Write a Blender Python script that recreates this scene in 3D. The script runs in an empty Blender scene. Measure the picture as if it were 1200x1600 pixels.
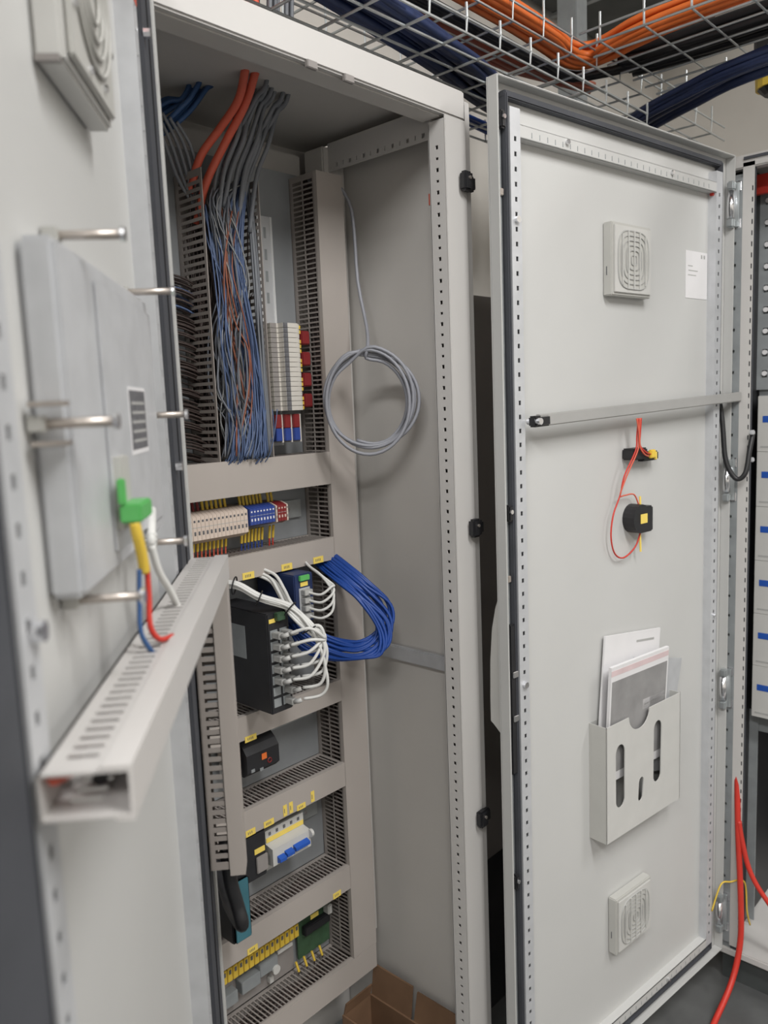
import bpy, bmesh, math, random
from mathutils import Vector, Matrix
random.seed(7)
S = bpy.context.scene
COL = S.collection
R = math.radians

# ------------------------------------------------------------------ camera
cam_d = bpy.data.cameras.new('camera'); cam = bpy.data.objects.new('camera', cam_d); COL.objects.link(cam)
S.camera = cam
cam_d.sensor_fit = 'HORIZONTAL'; cam_d.sensor_width = 36.0; cam_d.lens = 36.0 * 1257.0 / 1200.0
cam_d.clip_start = 0.02; cam_d.clip_end = 50
yaw, pitch, roll = R(46.97), R(7.58), R(2.31)
fw = Vector((math.sin(yaw)*math.cos(pitch), math.cos(yaw)*math.cos(pitch), -math.sin(pitch)))
rt = Vector((math.cos(yaw), -math.sin(yaw), 0)); dn = fw.cross(rt)
r2 = math.cos(roll)*rt + math.sin(roll)*dn; d2 = -math.sin(roll)*rt + math.cos(roll)*dn
cam.matrix_world = Matrix(((r2.x, -d2.x, -fw.x, -0.5471), (r2.y, -d2.y, -fw.y, -0.8976), (r2.z, -d2.z, -fw.z, 1.5603), (0, 0, 0, 1)))
cam_d.dof.use_dof = True; cam_d.dof.focus_distance = 1.45; cam_d.dof.aperture_fstop = 7.0

# ------------------------------------------------------------------ world, lights, exposure
w = bpy.data.worlds.new('world'); S.world = w; w.use_nodes = True
w.node_tree.nodes['Background'].inputs[0].default_value = (0.80, 0.90, 1.0, 1)
w.node_tree.nodes['Background'].inputs[1].default_value = 0.05
def area(name, loc, sx, sy, power, col):
    l = bpy.data.lights.new(name, 'AREA'); l.shape = 'RECTANGLE'; l.size = sx; l.size_y = sy
    l.energy = power; l.color = col
    o = bpy.data.objects.new(name, l); COL.objects.link(o); o.location = loc
    return o
area('ceiling_lamp_light', (0.15, -1.95, 3.26), 0.4, 1.6, 56, (1.0, 0.992, 0.975))
area('ceiling_lamp_light', (-1.9, -1.7, 3.26), 0.4, 1.6, 78, (1.0, 0.992, 0.975))
area('ceiling_lamp_light', (1.9, -2.4, 3.26), 0.4, 1.6, 32, (1.0, 0.985, 0.96))
S.view_settings.view_transform = 'Standard'; S.view_settings.look = 'None'
S.view_settings.gamma = 1.0; S.view_settings.use_curve_mapping = False
S.view_settings.exposure = 0.32

# ------------------------------------------------------------------ materials
MATS = {}
def mat(name, col, rough=0.5, metal=0.0, var=0.06, scale=18.0, bump=0.0, trans=0.0, stretch=None, alpha=1.0, spec=0.5):
    m = bpy.data.materials.new(name); m.use_nodes = True
    nt = m.node_tree; b = nt.nodes['Principled BSDF']
    tc = nt.nodes.new('ShaderNodeTexCoord'); mp = nt.nodes.new('ShaderNodeMapping')
    nt.links.new(tc.outputs['Object'], mp.inputs['Vector'])
    if stretch: mp.inputs['Scale'].default_value = stretch
    n = nt.nodes.new('ShaderNodeTexNoise'); n.inputs['Scale'].default_value = scale; n.inputs['Detail'].default_value = 4
    nt.links.new(mp.outputs[0], n.inputs['Vector'])
    cr = nt.nodes.new('ShaderNodeValToRGB')
    lo = [max(0, c*(1-var)) for c in col]; hi = [min(1, c*(1+var)) for c in col]
    cr.color_ramp.elements[0].position = 0.3; cr.color_ramp.elements[1].position = 0.7
    cr.color_ramp.elements[0].color = (*lo, 1); cr.color_ramp.elements[1].color = (*hi, 1)
    nt.links.new(n.outputs['Fac'], cr.inputs['Fac']); nt.links.new(cr.outputs[0], b.inputs['Base Color'])
    b.inputs['Roughness'].default_value = rough; b.inputs['Metallic'].default_value = metal
    b.inputs['Specular IOR Level'].default_value = spec
    if trans: b.inputs['Transmission Weight'].default_value = trans
    if alpha < 1: b.inputs['Alpha'].default_value = alpha
    if bump:
        n2 = nt.nodes.new('ShaderNodeTexNoise'); n2.inputs['Scale'].default_value = scale*12
        nt.links.new(mp.outputs[0], n2.inputs['Vector'])
        bp = nt.nodes.new('ShaderNodeBump'); bp.inputs['Strength'].default_value = bump; bp.inputs['Distance'].default_value = 0.002
        nt.links.new(n2.outputs['Fac'], bp.inputs['Height']); nt.links.new(bp.outputs[0], b.inputs['Normal'])
    MATS[name] = m
    return m
M = MATS
mat('paint', (0.535, 0.535, 0.525), 0.42, var=0.015, scale=6, bump=0.05)
mat('paint_warm', (0.545, 0.53, 0.515), 0.45, var=0.02, scale=6, bump=0.05)
mat('paint_wall', (0.56, 0.54, 0.515), 0.5, var=0.03, scale=5, bump=0.04)
mat('galv', (0.52, 0.55, 0.56), 0.42, metal=0.75, var=0.12, scale=35, bump=0.05)
mat('galv_light', (0.56, 0.57, 0.59), 0.5, metal=0.35, var=0.06, scale=30)
mat('galv_dark', (0.30, 0.32, 0.33), 0.55, metal=0.3, var=0.1, scale=25)
mat('plate', (0.30, 0.315, 0.33), 0.5, metal=0.35, var=0.07, scale=12)
mat('chrome', (0.8, 0.8, 0.82), 0.22, metal=1.0, var=0.03)
mat('steel', (0.52, 0.47, 0.43), 0.38, metal=0.8, var=0.1, scale=50)
mat('rubber', (0.018, 0.018, 0.022), 0.7, var=0.1)
mat('gasket_grey', (0.055, 0.058, 0.068), 0.75, var=0.1)
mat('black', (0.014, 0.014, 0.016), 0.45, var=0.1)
mat('blackbox', (0.018, 0.018, 0.021), 0.5, var=0.15, scale=30)
mat('duct', (0.30, 0.27, 0.25), 0.55, var=0.02, scale=8)
mat('duct_cover', (0.385, 0.348, 0.322), 0.5, var=0.02, scale=8)
mat('duct_light', (0.52, 0.50, 0.485), 0.45, var=0.02, scale=8)
mat('plastic_white', (0.545, 0.54, 0.52), 0.4, var=0.03)
mat('plastic_cream', (0.47, 0.465, 0.44), 0.42, var=0.03)
mat('terminal_beige', (0.60, 0.50, 0.43), 0.45, var=0.05)
mat('terminal_white', (0.60, 0.57, 0.52), 0.45, var=0.05)
mat('terminal_grey', (0.26, 0.24, 0.23), 0.5, var=0.08)
mat('blue_term', (0.030, 0.062, 0.27), 0.4, var=0.08)
mat('red_term', (0.21, 0.022, 0.024), 0.4, var=0.08)
mat('yellow', (0.72, 0.50, 0.06), 0.5, var=0.08)
mat('yellow_label', (0.82, 0.62, 0.13), 0.5, var=0.05)
mat('orange', (0.78, 0.175, 0.035), 0.45, var=0.1, scale=12)
mat('salmon', (0.42, 0.125, 0.075), 0.5, var=0.12, scale=12)
mat('red', (0.55, 0.035, 0.022), 0.45, var=0.08)
mat('red_orange', (0.66, 0.12, 0.07), 0.5, var=0.08)
mat('blue', (0.012, 0.055, 0.27), 0.4, var=0.12)
mat('blue_dim', (0.03, 0.085, 0.22), 0.5, var=0.12)
mat('navy', (0.016, 0.030, 0.095), 0.5, var=0.2)
mat('wire_blue', (0.088, 0.130, 0.245), 0.45, var=0.15, scale=8)
mat('wire_grey', (0.135, 0.145, 0.17), 0.5, var=0.15, scale=8)
mat('wire_brown', (0.050, 0.034, 0.030), 0.5, var=0.2, scale=8)
mat('wire_orange', (0.26, 0.088, 0.05), 0.5, var=0.15)
mat('wire_pale', (0.26, 0.265, 0.265), 0.5, var=0.12)
mat('cable_grey', (0.245, 0.25, 0.28), 0.45, var=0.05)
mat('cable_dkgrey', (0.17, 0.18, 0.20), 0.5, var=0.08)
mat('cable_white', (0.66, 0.66, 0.64), 0.42, var=0.04)
mat('clear_plug', (0.42, 0.42, 0.41), 0.25, var=0.15, scale=60)
mat('green', (0.10, 0.42, 0.11), 0.4, var=0.06)
mat('green_pcb', (0.045, 0.095, 0.05), 0.5, var=0.2, scale=40)
mat('teal', (0.045, 0.15, 0.19), 0.45, var=0.12, scale=30)
mat('blue_mark', (0.02, 0.09, 0.42), 0.4, var=0.05)
mat('grey_mark', (0.38, 0.38, 0.37), 0.6, var=0.1)
mat('print_dark', (0.12, 0.12, 0.13), 0.6, var=0.3, scale=150)
mat('paper', (0.72, 0.71, 0.72), 0.6, var=0.02)
mat('paper_pink', (0.66, 0.52, 0.53), 0.6, var=0.08)
mat('paper_grey', (0.27, 0.265, 0.265), 0.6, var=0.15, scale=20)
mat('cardboard', (0.20, 0.115, 0.065), 0.8, var=0.12, scale=12, bump=0.1)
mat('floor', (0.10, 0.103, 0.103), 0.45, var=0.2, scale=9, bump=0.1)
mat('wall', (0.72, 0.69, 0.645), 0.8, var=0.04, scale=5, bump=0.1)
mat('ceiling', (0.46, 0.46, 0.44), 0.9, var=0.18, scale=3, bump=0.1)
mat('stay_grey', (0.40, 0.395, 0.385), 0.45, metal=0.2, var=0.04)
mat('gap_shade', (0.24, 0.215, 0.20), 0.6, var=0.06, scale=5)  # tone of the added box that darkens the gap by door B
mat('rail_bright', (0.80, 0.81, 0.82), 0.35, metal=0.3, var=0.05)
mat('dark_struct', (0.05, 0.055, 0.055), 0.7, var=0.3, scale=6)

# ------------------------------------------------------------------ mesh helpers
class MB:
    def __init__(s): s.v = []; s.f = []
    def mbox(s, a, b, fn=lambda x, y, z: (x, y, z)):
        k = len(s.v)
        for i in (0, 1):
            for j in (0, 1):
                for l in (0, 1):
                    s.v.append(fn((a[0], b[0])[i], (a[1], b[1])[j], (a[2], b[2])[l]))
        for q in ((0, 1, 3, 2), (4, 6, 7, 5), (0, 4, 5, 1), (2, 3, 7, 6), (0, 2, 6, 4), (1, 5, 7, 3)):
            s.f.append(tuple(k+i for i in q))
        return s
    def box(s, x0, x1, y0, y1, z0, z1): return s.mbox((x0, y0, z0), (x1, y1, z1))
    def prism(s, poly, d0, d1, axis='y'):
        k = len(s.v); n = len(poly)
        for d in (d0, d1):
            for (a, b) in poly:
                s.v.append({'x': (d, a, b), 'y': (a, d, b), 'z': (a, b, d)}[axis])
        s.f.append(tuple(k+i for i in range(n))[::-1]); s.f.append(tuple(k+n+i for i in range(n)))
        for i in range(n):
            j = (i+1) % n; s.f.append((k+i, k+j, k+n+j, k+n+i))
        return s
    def tube(s, pts, r, n=6, closed=False, r_end=None):
        pts = [Vector(p) for p in pts]; m = len(pts); k = len(s.v)
        up = Vector((0.13, 0.31, 0.94)).normalized(); nrm = None
        for i, p in enumerate(pts):
            a = pts[(i-1) % m] if (closed or i > 0) else p
            b = pts[(i+1) % m] if (closed or i < m-1) else p
            t = (b-a)
            t = t.normalized() if t.length > 1e-9 else Vector((0, 0, 1))
            if nrm is None:
                nrm = t.cross(up)
                if nrm.length < 1e-3: nrm = t.cross(Vector((1, 0, 0)))
                nrm.normalize()
            else:
                nrm = nrm - t*nrm.dot(t)
                nrm = nrm.normalized() if nrm.length > 1e-6 else t.cross(up).normalized()
            bn = t.cross(nrm)
            rr = r if r_end is None else r + (r_end-r)*i/(m-1)
            for j in range(n):
                an = 2*math.pi*j/n
                s.v.append(tuple(p + (nrm*math.cos(an)+bn*math.sin(an))*rr))
        for i in range(m if closed else m-1):
            for j in range(n):
                a = k+i*n+j; b = k+i*n+(j+1) % n; c = k+((i+1) % m)*n+(j+1) % n; d = k+((i+1) % m)*n+j
                s.f.append((a, b, c, d))
        if not closed:
            s.f.append(tuple(k+j for j in range(n))[::-1]); s.f.append(tuple(k+(m-1)*n+j for j in range(n)))
        return s
    def cyl(s, p0, p1, r, n=12, r2=None): return s.tube([p0, p1], r, n, r_end=r2)
    def slotted(s, L, W, t, slots, cols, fn):
        """plate L x W x t with real openings: slots = intervals along L, cols = intervals along W"""
        pos = 0.0
        gaps = []
        q = 0.0
        for c0, c1 in cols:
            if c0 > q: gaps.append((q, c0))
            q = c1
        if q < W: gaps.append((q, W))
        for a, b in slots:
            if a > pos: s.mbox((pos, 0, 0), (a, W, t), fn)
            for g0, g1 in gaps: s.mbox((a, g0, 0), (b, g1, t), fn)
            pos = b
        if pos < L: s.mbox((pos, 0, 0), (L, W, t), fn)
        return s
    def data(s, name, m, smooth=False, bevel=0.0):
        me = bpy.data.meshes.new(name); me.from_pydata([tuple(p) for p in s.v], [], s.f)
        bm = bmesh.new(); bm.from_mesh(me)
        bmesh.ops.recalc_face_normals(bm, faces=bm.faces[:])
        if bevel:
            bmesh.ops.bevel(bm, geom=bm.edges[:], offset=bevel, segments=2, affect='EDGES', clamp_overlap=True)
        bm.to_mesh(me); bm.free()
        me.materials.append(M[m])
        if smooth:
            for p in me.polygons: p.use_smooth = True
        return me
    def build(s, name, m, parent=None, smooth=False, bevel=0.0):
        return link(name, s.data(name, m, smooth, bevel), parent)
def link(name, me, parent=None):
    o = bpy.data.objects.new(name, me); COL.objects.link(o)
    if parent: o.parent = parent
    return o
def tag(o, label, cat, group=None, kind=None):
    if label: o['label'] = label
    if cat: o['category'] = cat
    if group: o['group'] = group
    if kind: o['kind'] = kind
    return o
def thing(name, label, cat, loc=(0, 0, 0), rz=0.0, group=None, rot=None):
    o = bpy.data.objects.new(name, None); COL.objects.link(o); o.empty_display_size = 0.05
    o.location = loc; o.rotation_euler = rot if rot else (0, 0, rz)
    return tag(o, label, cat, group)
def box(x0, x1, y0, y1, z0, z1): return MB().box(x0, x1, y0, y1, z0, z1)
def struct(name, mb, m): return tag(mb.build(name, m), None, None, kind='structure')
def spline(pts, n=6, closed=False):
    P = [Vector(p) for p in pts]; m = len(P); out = []
    for i in range(m if closed else m-1):
        if closed: a, b, c, d = P[(i-1) % m], P[i], P[(i+1) % m], P[(i+2) % m]
        else: a, b, c, d = P[max(i-1, 0)], P[i], P[i+1], P[min(i+2, m-1)]
        for k in range(n):
            t = k/n
            out.append(0.5*((2*b)+(-a+c)*t+(2*a-5*b+4*c-d)*t*t+(-a+3*b-3*c+d)*t**3))
    if not closed: out.append(P[-1])
    return out
def jit(p, s): return (p[0]+random.uniform(-s, s), p[1]+random.uniform(-s, s), p[2]+random.uniform(-s, s))
def cable(name, pts, r, m, label, cat, group=None, n=6, seg=6, closed=False):
    return tag(MB().tube(spline(pts, seg, closed), r, n, closed).build(name, m, smooth=True), label, cat, group)

ORD = ['first', 'second', 'third', 'fourth', 'fifth', 'sixth', 'seventh', 'eighth', 'ninth', 'tenth', 'eleventh', 'twelfth', 'thirteenth', 'fourteenth', 'fifteenth', 'sixteenth', 'seventeenth', 'eighteenth']
# ------------------------------------------------------------------ room shell
struct('floor', box(-3.6, 3.0, -4.2, 0.75, -0.06, 0.0), 'floor')
struct('ceiling', box(-3.6, 3.0, -4.2, 0.75, 3.3, 3.38), 'ceiling')
struct('wall_back', box(-3.6, 3.0, 0.65, 0.75, 0.0, 3.3), 'wall')
struct('wall_right', box(2.9, 3.0, -4.2, 0.65, 0.0, 3.3), 'wall')
struct('wall_left', box(-3.6, -3.5, -4.2, 0.65, 0.0, 3.3), 'wall')
struct('wall_front', box(-3.6, 3.0, -4.3, -4.2, 0.0, 3.3), 'wall')

# ------------------------------------------------------------------ main cabinet (open, left)
ZB, ZT = 0.10, 2.10
XR, XI = 0.665, 0.607                    # right post: outer and inner edge
cabinet = thing('control_cabinet', 'tall light grey steel control cabinet standing open with wiring inside', 'cabinet')
def cab(name, mb, m, **k): return mb.build(name, m, cabinet, **k)
DB = 0.42
cab('right_post', box(XI, XR, 0.0, 0.003, ZB, ZT-0.049), 'paint_warm', bevel=0.0009)
cab('left_post', box(-0.05, -0.004, 0.035, 0.06, ZB, ZT-0.049), 'paint_warm', bevel=0.003)
cab('top_rail', box(-0.05, XR, 0.0, 0.014, ZT-0.049, ZT), 'paint_warm', bevel=0.003)
cab('top_rail_lip', box(-0.04, XI, 0.012, 0.05, ZT-0.051, ZT-0.047), 'paint_wall')
mb = MB()                                            # perforated inner flange of the right post
sl = []; z = 0.02; k = 0
while z < 1.90:
    h = 0.0068 if k % 2 == 0 else 0.0045
    sl.append((z-h/2, z+h/2)); z += 0.0188; k += 1
Lf = ZT-0.055-ZB
mb.slotted(Lf, 0.034, 0.002, sl, [(0.0135, 0.0195)], lambda l, q, d: (XI+d, 0.0032+q, ZB+l))
cab('perforated_flange', mb, 'paint_warm')
cab('flange_back', box(XI+0.012, XI+0.014, 0.005, 0.037, ZB, ZT-0.06), 'terminal_grey')
cab('post_return', box(XI, XI+0.014, 0.036, 0.038, ZB, ZT-0.06), 'paint_warm')
cab('seal_gap', box(XR+0.0005, XR+0.0038, 0.004, 0.02, ZB, ZT-0.02), 'black')
cab('side_edge_strip', box(XR+0.004, XR+0.022, 0.006, 0.02, ZB, ZT-0.012), 'paint_warm', bevel=0.002)
cab('side_panel', box(XR+0.002, XR+0.012, 0.02, DB, ZB, ZT-0.01), 'paint_wall')
cab('side_panel', box(-0.058, -0.05, 0.04, DB, ZB, ZT-0.01), 'paint_wall')
cab('back_panel', box(-0.05, XR, DB-0.008, DB, ZB, ZT-0.01), 'paint_wall')
cab('bottom_plate', box(-0.05, XR, 0.02, DB-0.01, ZB, ZB+0.004), 'galv_dark')
cab('plinth', box(-0.05, XR, 0.02, DB-0.01, 0.0, ZB-0.001), 'dark_struct')
# roof with a cable opening
cab('roof_panel', box(-0.05, XR, 0.014, DB, ZT-0.008, ZT-0.004), 'paint_wall')
# depth rail along the top of the right wall, with real holes
mb = MB(); sl = []
y = 0.02
k = 0
while y < 0.25:
    h = 0.007 if k % 2 == 0 else 0.003
    sl.append((y-h/2, y+h/2)); y += 0.0185; k += 1
mb.slotted(0.265, 0.05, 0.002, sl, [(0.006, 0.014)], lambda l, q, d: (XR-0.045+d, 0.04+l, 2.022+q))
cab('depth_rail', mb, 'paint_warm')
cab('depth_rail_top', box(XR-0.045, XR, 0.04, 0.305, 2.072, 2.076), 'paint_wall')
cab('rear_post', box(XR-0.06, XR, 0.305, 0.36, 0.37, 2.07), 'paint_wall', bevel=0.003)
cab('rear_post', box(-0.05, 0.0, 0.345, 0.40, ZB, 2.07), 'paint_wall', bevel=0.003)
cab('depth_rail', box(XR-0.012, XR, 0.04, 0.305, 1.030, 1.060), 'galv_light', bevel=0.002)
cab('rear_rail', box(0.0, XR-0.06, 0.37, 0.40, 2.02, 2.065), 'paint_wall', bevel=0.003)
cab('mounting_plate', box(0.0, 0.60, 0.330, 0.334, 0.33, 2.01), 'plate')
for x in (0.300, 0.375):
    cab('seal_clip', box(x-0.010, x+0.010, -0.003, 0.004, 2.043, 2.054), 'terminal_grey', bevel=0.001)
o = cab('warning_sticker', box(XR-0.0005, XR+0.0015, 0.062, 0.088, 1.925, 1.945), 'red_orange')
for z in (1.945, 1.326, 0.750):
    t = thing('lock_catch', {1.945: 'black plastic lock catch high on the cabinet right post',
              1.326: 'black plastic lock catch halfway up the cabinet right post',
              0.750: 'rounded black lock catch low on the cabinet right post'}[z], 'lock catch', (0.66, -0.001, z))
    box(-0.020, 0.004, -0.016, 0.0, -0.017, 0.017).build('catch_body', 'black', t, bevel=0.004)
    box(0.004, 0.020, -0.010, 0.004, -0.014, 0.012).build('catch_nose', 'black', t, bevel=0.004)
    MB().cyl((-0.008, -0.0185, 0.005), (-0.008, -0.0155, 0.005), 0.003, 10).build('screw', 'steel', t)

# ------------------------------------------------------------------ wiring ducts on the mounting plate
def duct(name, label, L, w_, d, loc, vertical=False, cover=True, pitch=0.0092, slot=0.0062, cols=((0.010, 0.036), (0.039, 0.066)), fill=16,
         group=None, rot=None, mt='duct', mc='duct_cover', cover_span=None):
    r = rot if rot else ((0, R(-90), 0) if vertical else (0, 0, 0))
    t = thing(name, label, 'cable duct', loc, group=group, rot=r)
    box(0, L, -0.0018, 0, 0, w_).build('base', mt, t)
    sl = []; x = pitch*0.6
    while x+slot < L-0.004: sl.append((x, x+slot)); x += pitch
    cols = [(c0, min(c1, d-0.006)) for c0, c1 in cols if c0 < d-0.01]
    for zz, sg in ((0.0, 1), (w_, -1)):
        MB().slotted(L, d, 0.0015, sl, cols, lambda l, q, e_: (l, -q, zz+sg*e_)).build('side_wall', mt, t)
    if cover:
        a, b = cover_span if cover_span else (0, L)
        m = MB(); m.box(a, b, -d-0.002, -d, -0.0015, w_+0.0015)
        m.box(a, b, -d, -d+0.007, -0.0015, 0.0); m.box(a, b, -d, -d+0.007, w_, w_+0.0015)
        m.build('cover', mc, t)
        if fill:
            g = MB()
            for k in range(fill):
                yy = -random.uniform(0.012, d-0.012); zz = random.uniform(0.006, w_-0.006)
                g.tube(spline([(0.004, yy, zz)]+[(L*q/6, -min(d-0.008, max(0.008, -yy+random.uniform(-.02, .02))), min(w_-0.005, max(0.005, zz+random.uniform(-.014, .014)))) for q in range(1, 6)]+[(L-0.004, yy, zz)], 3), random.uniform(0.003, 0.005), 5)
            tag(g.build('duct_wires', 'wire_brown', t, smooth=True), None, None, kind='stuff')
    return t
YP = 0.330; DD = 0.078
duct('vertical_cable_duct', 'tall closed beige cable duct along the right edge of the mounting plate', 1.605, 0.066, DD, (0.601, YP, 0.395), vertical=True)
for nm, z0, h, x0, lb in (
        ('a', 1.4125, 0.060, 0.02, 'wide beige cable duct below the tangled wires and above the terminal row'),
        ('b', 1.2620, 0.042, 0.02, 'beige cable duct with yellow labels between terminal row and network switches'),
        ('c', 0.9690, 0.042, 0.02, 'beige cable duct under the black network switch'),
        ('d', 0.7860, 0.047, 0.02, 'beige cable duct with many yellow tags above the circuit breaker'),
        ('e', 0.5580, 0.048, 0.02, 'beige cable duct below the circuit breaker and above the circuit boards')):
    duct('cable_duct', lb, 0.534-x0, h, DD, (x0, YP, z0), cols=((0.010, 0.066),))
duct('cable_duct', 'lowest beige cable duct across the foot of the mounting plate', 0.581, 0.052, DD, (0.02, YP, 0.341), cols=((0.010, 0.066),))
# open wire-filled duct, cover removed
duct('open_cable_duct', 'open grey slotted duct without cover, overflowing with wires', 0.485, 0.120, 0.080, (0.395, YP, 1.474), vertical=True, cover=False,
     pitch=0.0118, slot=0.0062, cols=((0.012, 0.078),))
# ------------------------------------------------------------------ cabinet doors
def perf_face(mb, L, W, fn, pitch=0.025, h=0.008, off=0.03, col=None):
    sl = []; x = off
    while x+h < L-off: sl.append((x, x+h)); x += pitch
    col = col or [(W*0.5-0.003, W*0.5+0.003)]
    return mb.slotted(L, W, 0.0015, sl, col, fn)
def door(label, loc, rz, width, s, hinge_tube, free_tube, hinge_at_zero, rim=0.033, tv=0.020, rt_=0.003):
    """panel with folded rim, gasket and perforated tube frame; local x along the door, y = s*v, v out of the inner face"""
    z0, z1 = ZB, ZT
    t = thing('cabinet_door', label, 'door', loc, rz)
    def vb(m, x0, x1, v0, v1, za, zb): m.mbox((x0, s*v0, za), (x1, s*v1, zb)); return m
    vb(MB(), 0, width, -0.002, 0.0, z0, z1).build('door_panel', 'paint', t)
    for x0, x1 in ((0.0, rt_), (width-rt_, width)):
        vb(MB(), x0, x1, 0.0001, rim, z0, z1).build('rim', 'paint', t, bevel=0.001)
    for za, zb in ((z0, z0+rt_), (z1-rt_, z1)):
        vb(MB(), rt_, width-rt_, 0.0001, rim, za, zb).build('rim', 'paint', t, bevel=0.001)
    lo, hi = (hinge_tube, free_tube) if hinge_at_zero else (free_tube, hinge_tube)
    # gasket between rim and tube frame
    g0, g1 = lo[0]-0.007, hi[1]+0.007
    for a, b in ((lo[0]-0.0065, lo[0]-0.0002), (hi[1]+0.0002, hi[1]+0.0065)):
        vb(MB(), a, b, 0.0001, 0.0185, z0+0.022, z1-0.022).build('gasket', 'gasket_grey', t, bevel=0.002)
    for a, b in ((z0+0.018, z0+0.028), (z1-0.030, z1-0.018)):
        vb(MB(), g0, g1, 0.0001, 0.016, a, b).build('gasket', 'gasket_grey', t, bevel=0.002)
    for a, b in (lo, hi):
        m = MB(); W = b-a
        perf_face(m, z1-z0-0.09, W, lambda l, q, d: (a+q, s*(tv-d), z0+0.045+l))
        m.build('perforated_frame', 'galv_light', t)
        m = MB(); vb(m, a, a+0.0015, 0.0, tv-0.0015, z0+0.045, z1-0.045); vb(m, b-0.0015, b, 0.0, tv-0.0015, z0+0.045, z1-0.045)
        m.build('frame_side', 'galv_light', t)
    for a, b in ((z0+0.044, z0+0.066), (z1-0.092, z1-0.070)):
        m = MB(); Lh = hi[0]-lo[1]
        vb(m, lo[1], hi[0], 0.0, tv, a, a+0.0015); vb(m, lo[1], hi[0], 0.0, tv, b-0.0015, b)
        m.slotted(Lh, b-a, 0.0015, [], [], lambda l, q, d: (lo[1]+l, s*(tv-d), a+q))
        m.build('cross_frame', 'paint', t)
        m = MB()
        x = lo[1]+0.03
        while x < hi[0]-0.03:
            vb(m, x, x+0.0018, tv, tv+0.0004, a+0.004, a+0.013); x += 0.022
        m.build('frame_slots', 'galv_dark', t)
    return t
# door A (hinged on the left cabinet, swung towards the viewer)
AA = R(-131.02); A0 = (0.0, -0.02, 0.0)
doorA = door('light grey cabinet door swung open at the left, seen edge-on', A0, AA, 0.713, 1, (0.092, 0.114), (0.584, 0.612), True, rim=0.026, rt_=0.012)
def vbA(x0, x1, v0, v1, za, zb): return box(x0, x1, v0, v1, za, zb)
vbA(0.0125, 0.0845, 0.0162, 0.0236, ZB+0.03, ZT-0.03).build('seal_channel', 'gasket_grey', doorA, bevel=0.003)
vbA(0.045, 0.050, 0.0237, 0.0248, ZB+0.03, ZT-0.03).build('seal_lip', 'rubber', doorA, bevel=0.001)
vbA(0.618, 0.70, 0.0162, 0.0185, ZB+0.03, ZT-0.03).build('seal_channel', 'gasket_grey', doorA, bevel=0.003)
vbA(0.092, 0.114, 0.0002, 0.0206, 1.985, 2.05).build('red_tag', 'red_orange', doorA)
for z in (1.965, 1.50):
    MB().cyl((0.078, 0.0237, z), (0.078, 0.031, z), 0.0055, 8).build('frame_bolt', 'chrome', doorA)
MB().cyl((0.594, 0.0205, 1.450), (0.594, 0.027, 1.450), 0.006, 8).build('frame_bolt', 'chrome', doorA)
MB().cyl((0.572, 0.006, 1.443), (0.583, 0.006, 1.443), 0.004, 8).build('frame_bolt', 'chrome', doorA)
def onA(name, label, cat, u, z, group=None):
    return thing(name, label, cat, (A0[0]+math.cos(AA)*u, A0[1]+math.sin(AA)*u, z), AA, group)
# filter fan on door A
t = onA('filter_fan', 'white square ventilation fan on the left door, seen from its side', 'fan', 0.350, 1.80)
box(-0.073, 0.073, 0.0003, 0.021, 0.0, 0.148).build('housing', 'plastic_white', t, bevel=0.003)
box(-0.066, 0.066, 0.0211, 0.026, 0.006, 0.142).build('front_plate', 'plastic_cream', t, bevel=0.002)
fp = [c for c in t.children if c.name.startswith('front_plate')][0]
ring = MB()
for rr in (0.018, 0.030, 0.042, 0.054):
    ring.tube([(rr*math.cos(a*math.pi/16), 0.028, 0.074+rr*math.sin(a*math.pi/16)) for a in range(32)], 0.0018, 5, closed=True)
ring.build('guard_ring', 'plastic_cream', fp, smooth=True)
for a in range(8):
    an = a*math.pi/4+0.3
    MB().cyl((0.062*math.cos(an), 0.0255, 0.074+0.062*math.sin(an)), (0.062*math.cos(an), 0.0285, 0.074+0.062*math.sin(an)), 0.003, 8).build('screw', 'chrome', fp)
box(0.068, 0.0735, 0.0015, 0.018, -0.0006, 0.004).build('clip_slot', 'terminal_grey', t)

# operator panel, rear side
hm = onA('operator_panel', 'back of a grey operator panel clamped into the left door', 'operator panel', 0.345, 1.445)
box(-0.155, 0.155, 0.0003, 0.024, 0.0, 0.226).build('rear_case', 'galv_light', hm, bevel=0.004)
box(-0.150, 0.066, 0.0241, 0.0262, 0.014, 0.212).build('raised_cover', 'galv_light', hm, bevel=0.004)
box(-0.086, -0.018, 0.0265, 0.0269, 0.086, 0.136).build('rating_label', 'print_dark', hm)
box(-0.090, -0.015, 0.0263, 0.0266, 0.082, 0.139).build('label_border', 'paper', hm)
for k in range(5):
    box(-0.080, -0.024, 0.0270, 0.0272, 0.092+k*0.008, 0.0945+k*0.008).build('label_line', 'grey_mark', hm)
box(0.030, 0.060, 0.0241, 0.032, 0.030, 0.085).build('port_recess', 'plastic_cream', hm, bevel=0.001)
def clamp(u, z, label):
    c = onA('clamp_screw', label, 'clamp screw', u, z, 'panel clamp screws')
    MB().cyl((0, 0.002, 0), (0, 0.052, 0), 0.0032, 8).build('screw_shaft', 'steel', c, smooth=True)
    MB().cyl((0, 0.052, 0), (0, 0.055, 0), 0.0052, 10).build('screw_head', 'chrome', c)
    box(-0.006, 0.006, 0.001, 0.012, -0.005, 0.005).build('clamp_block', 'plastic_cream', c, bevel=0.001)
    return c
clamp(0.440, 1.682, 'steel clamp screw above the operator panel, nearest the viewer')
clamp(0.215, 1.676, 'steel clamp screw above the operator panel, nearest the hinge')
c = clamp(0.507, 1.557, 'steel clamp screw with two wings at the near side of the operator panel')
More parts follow.
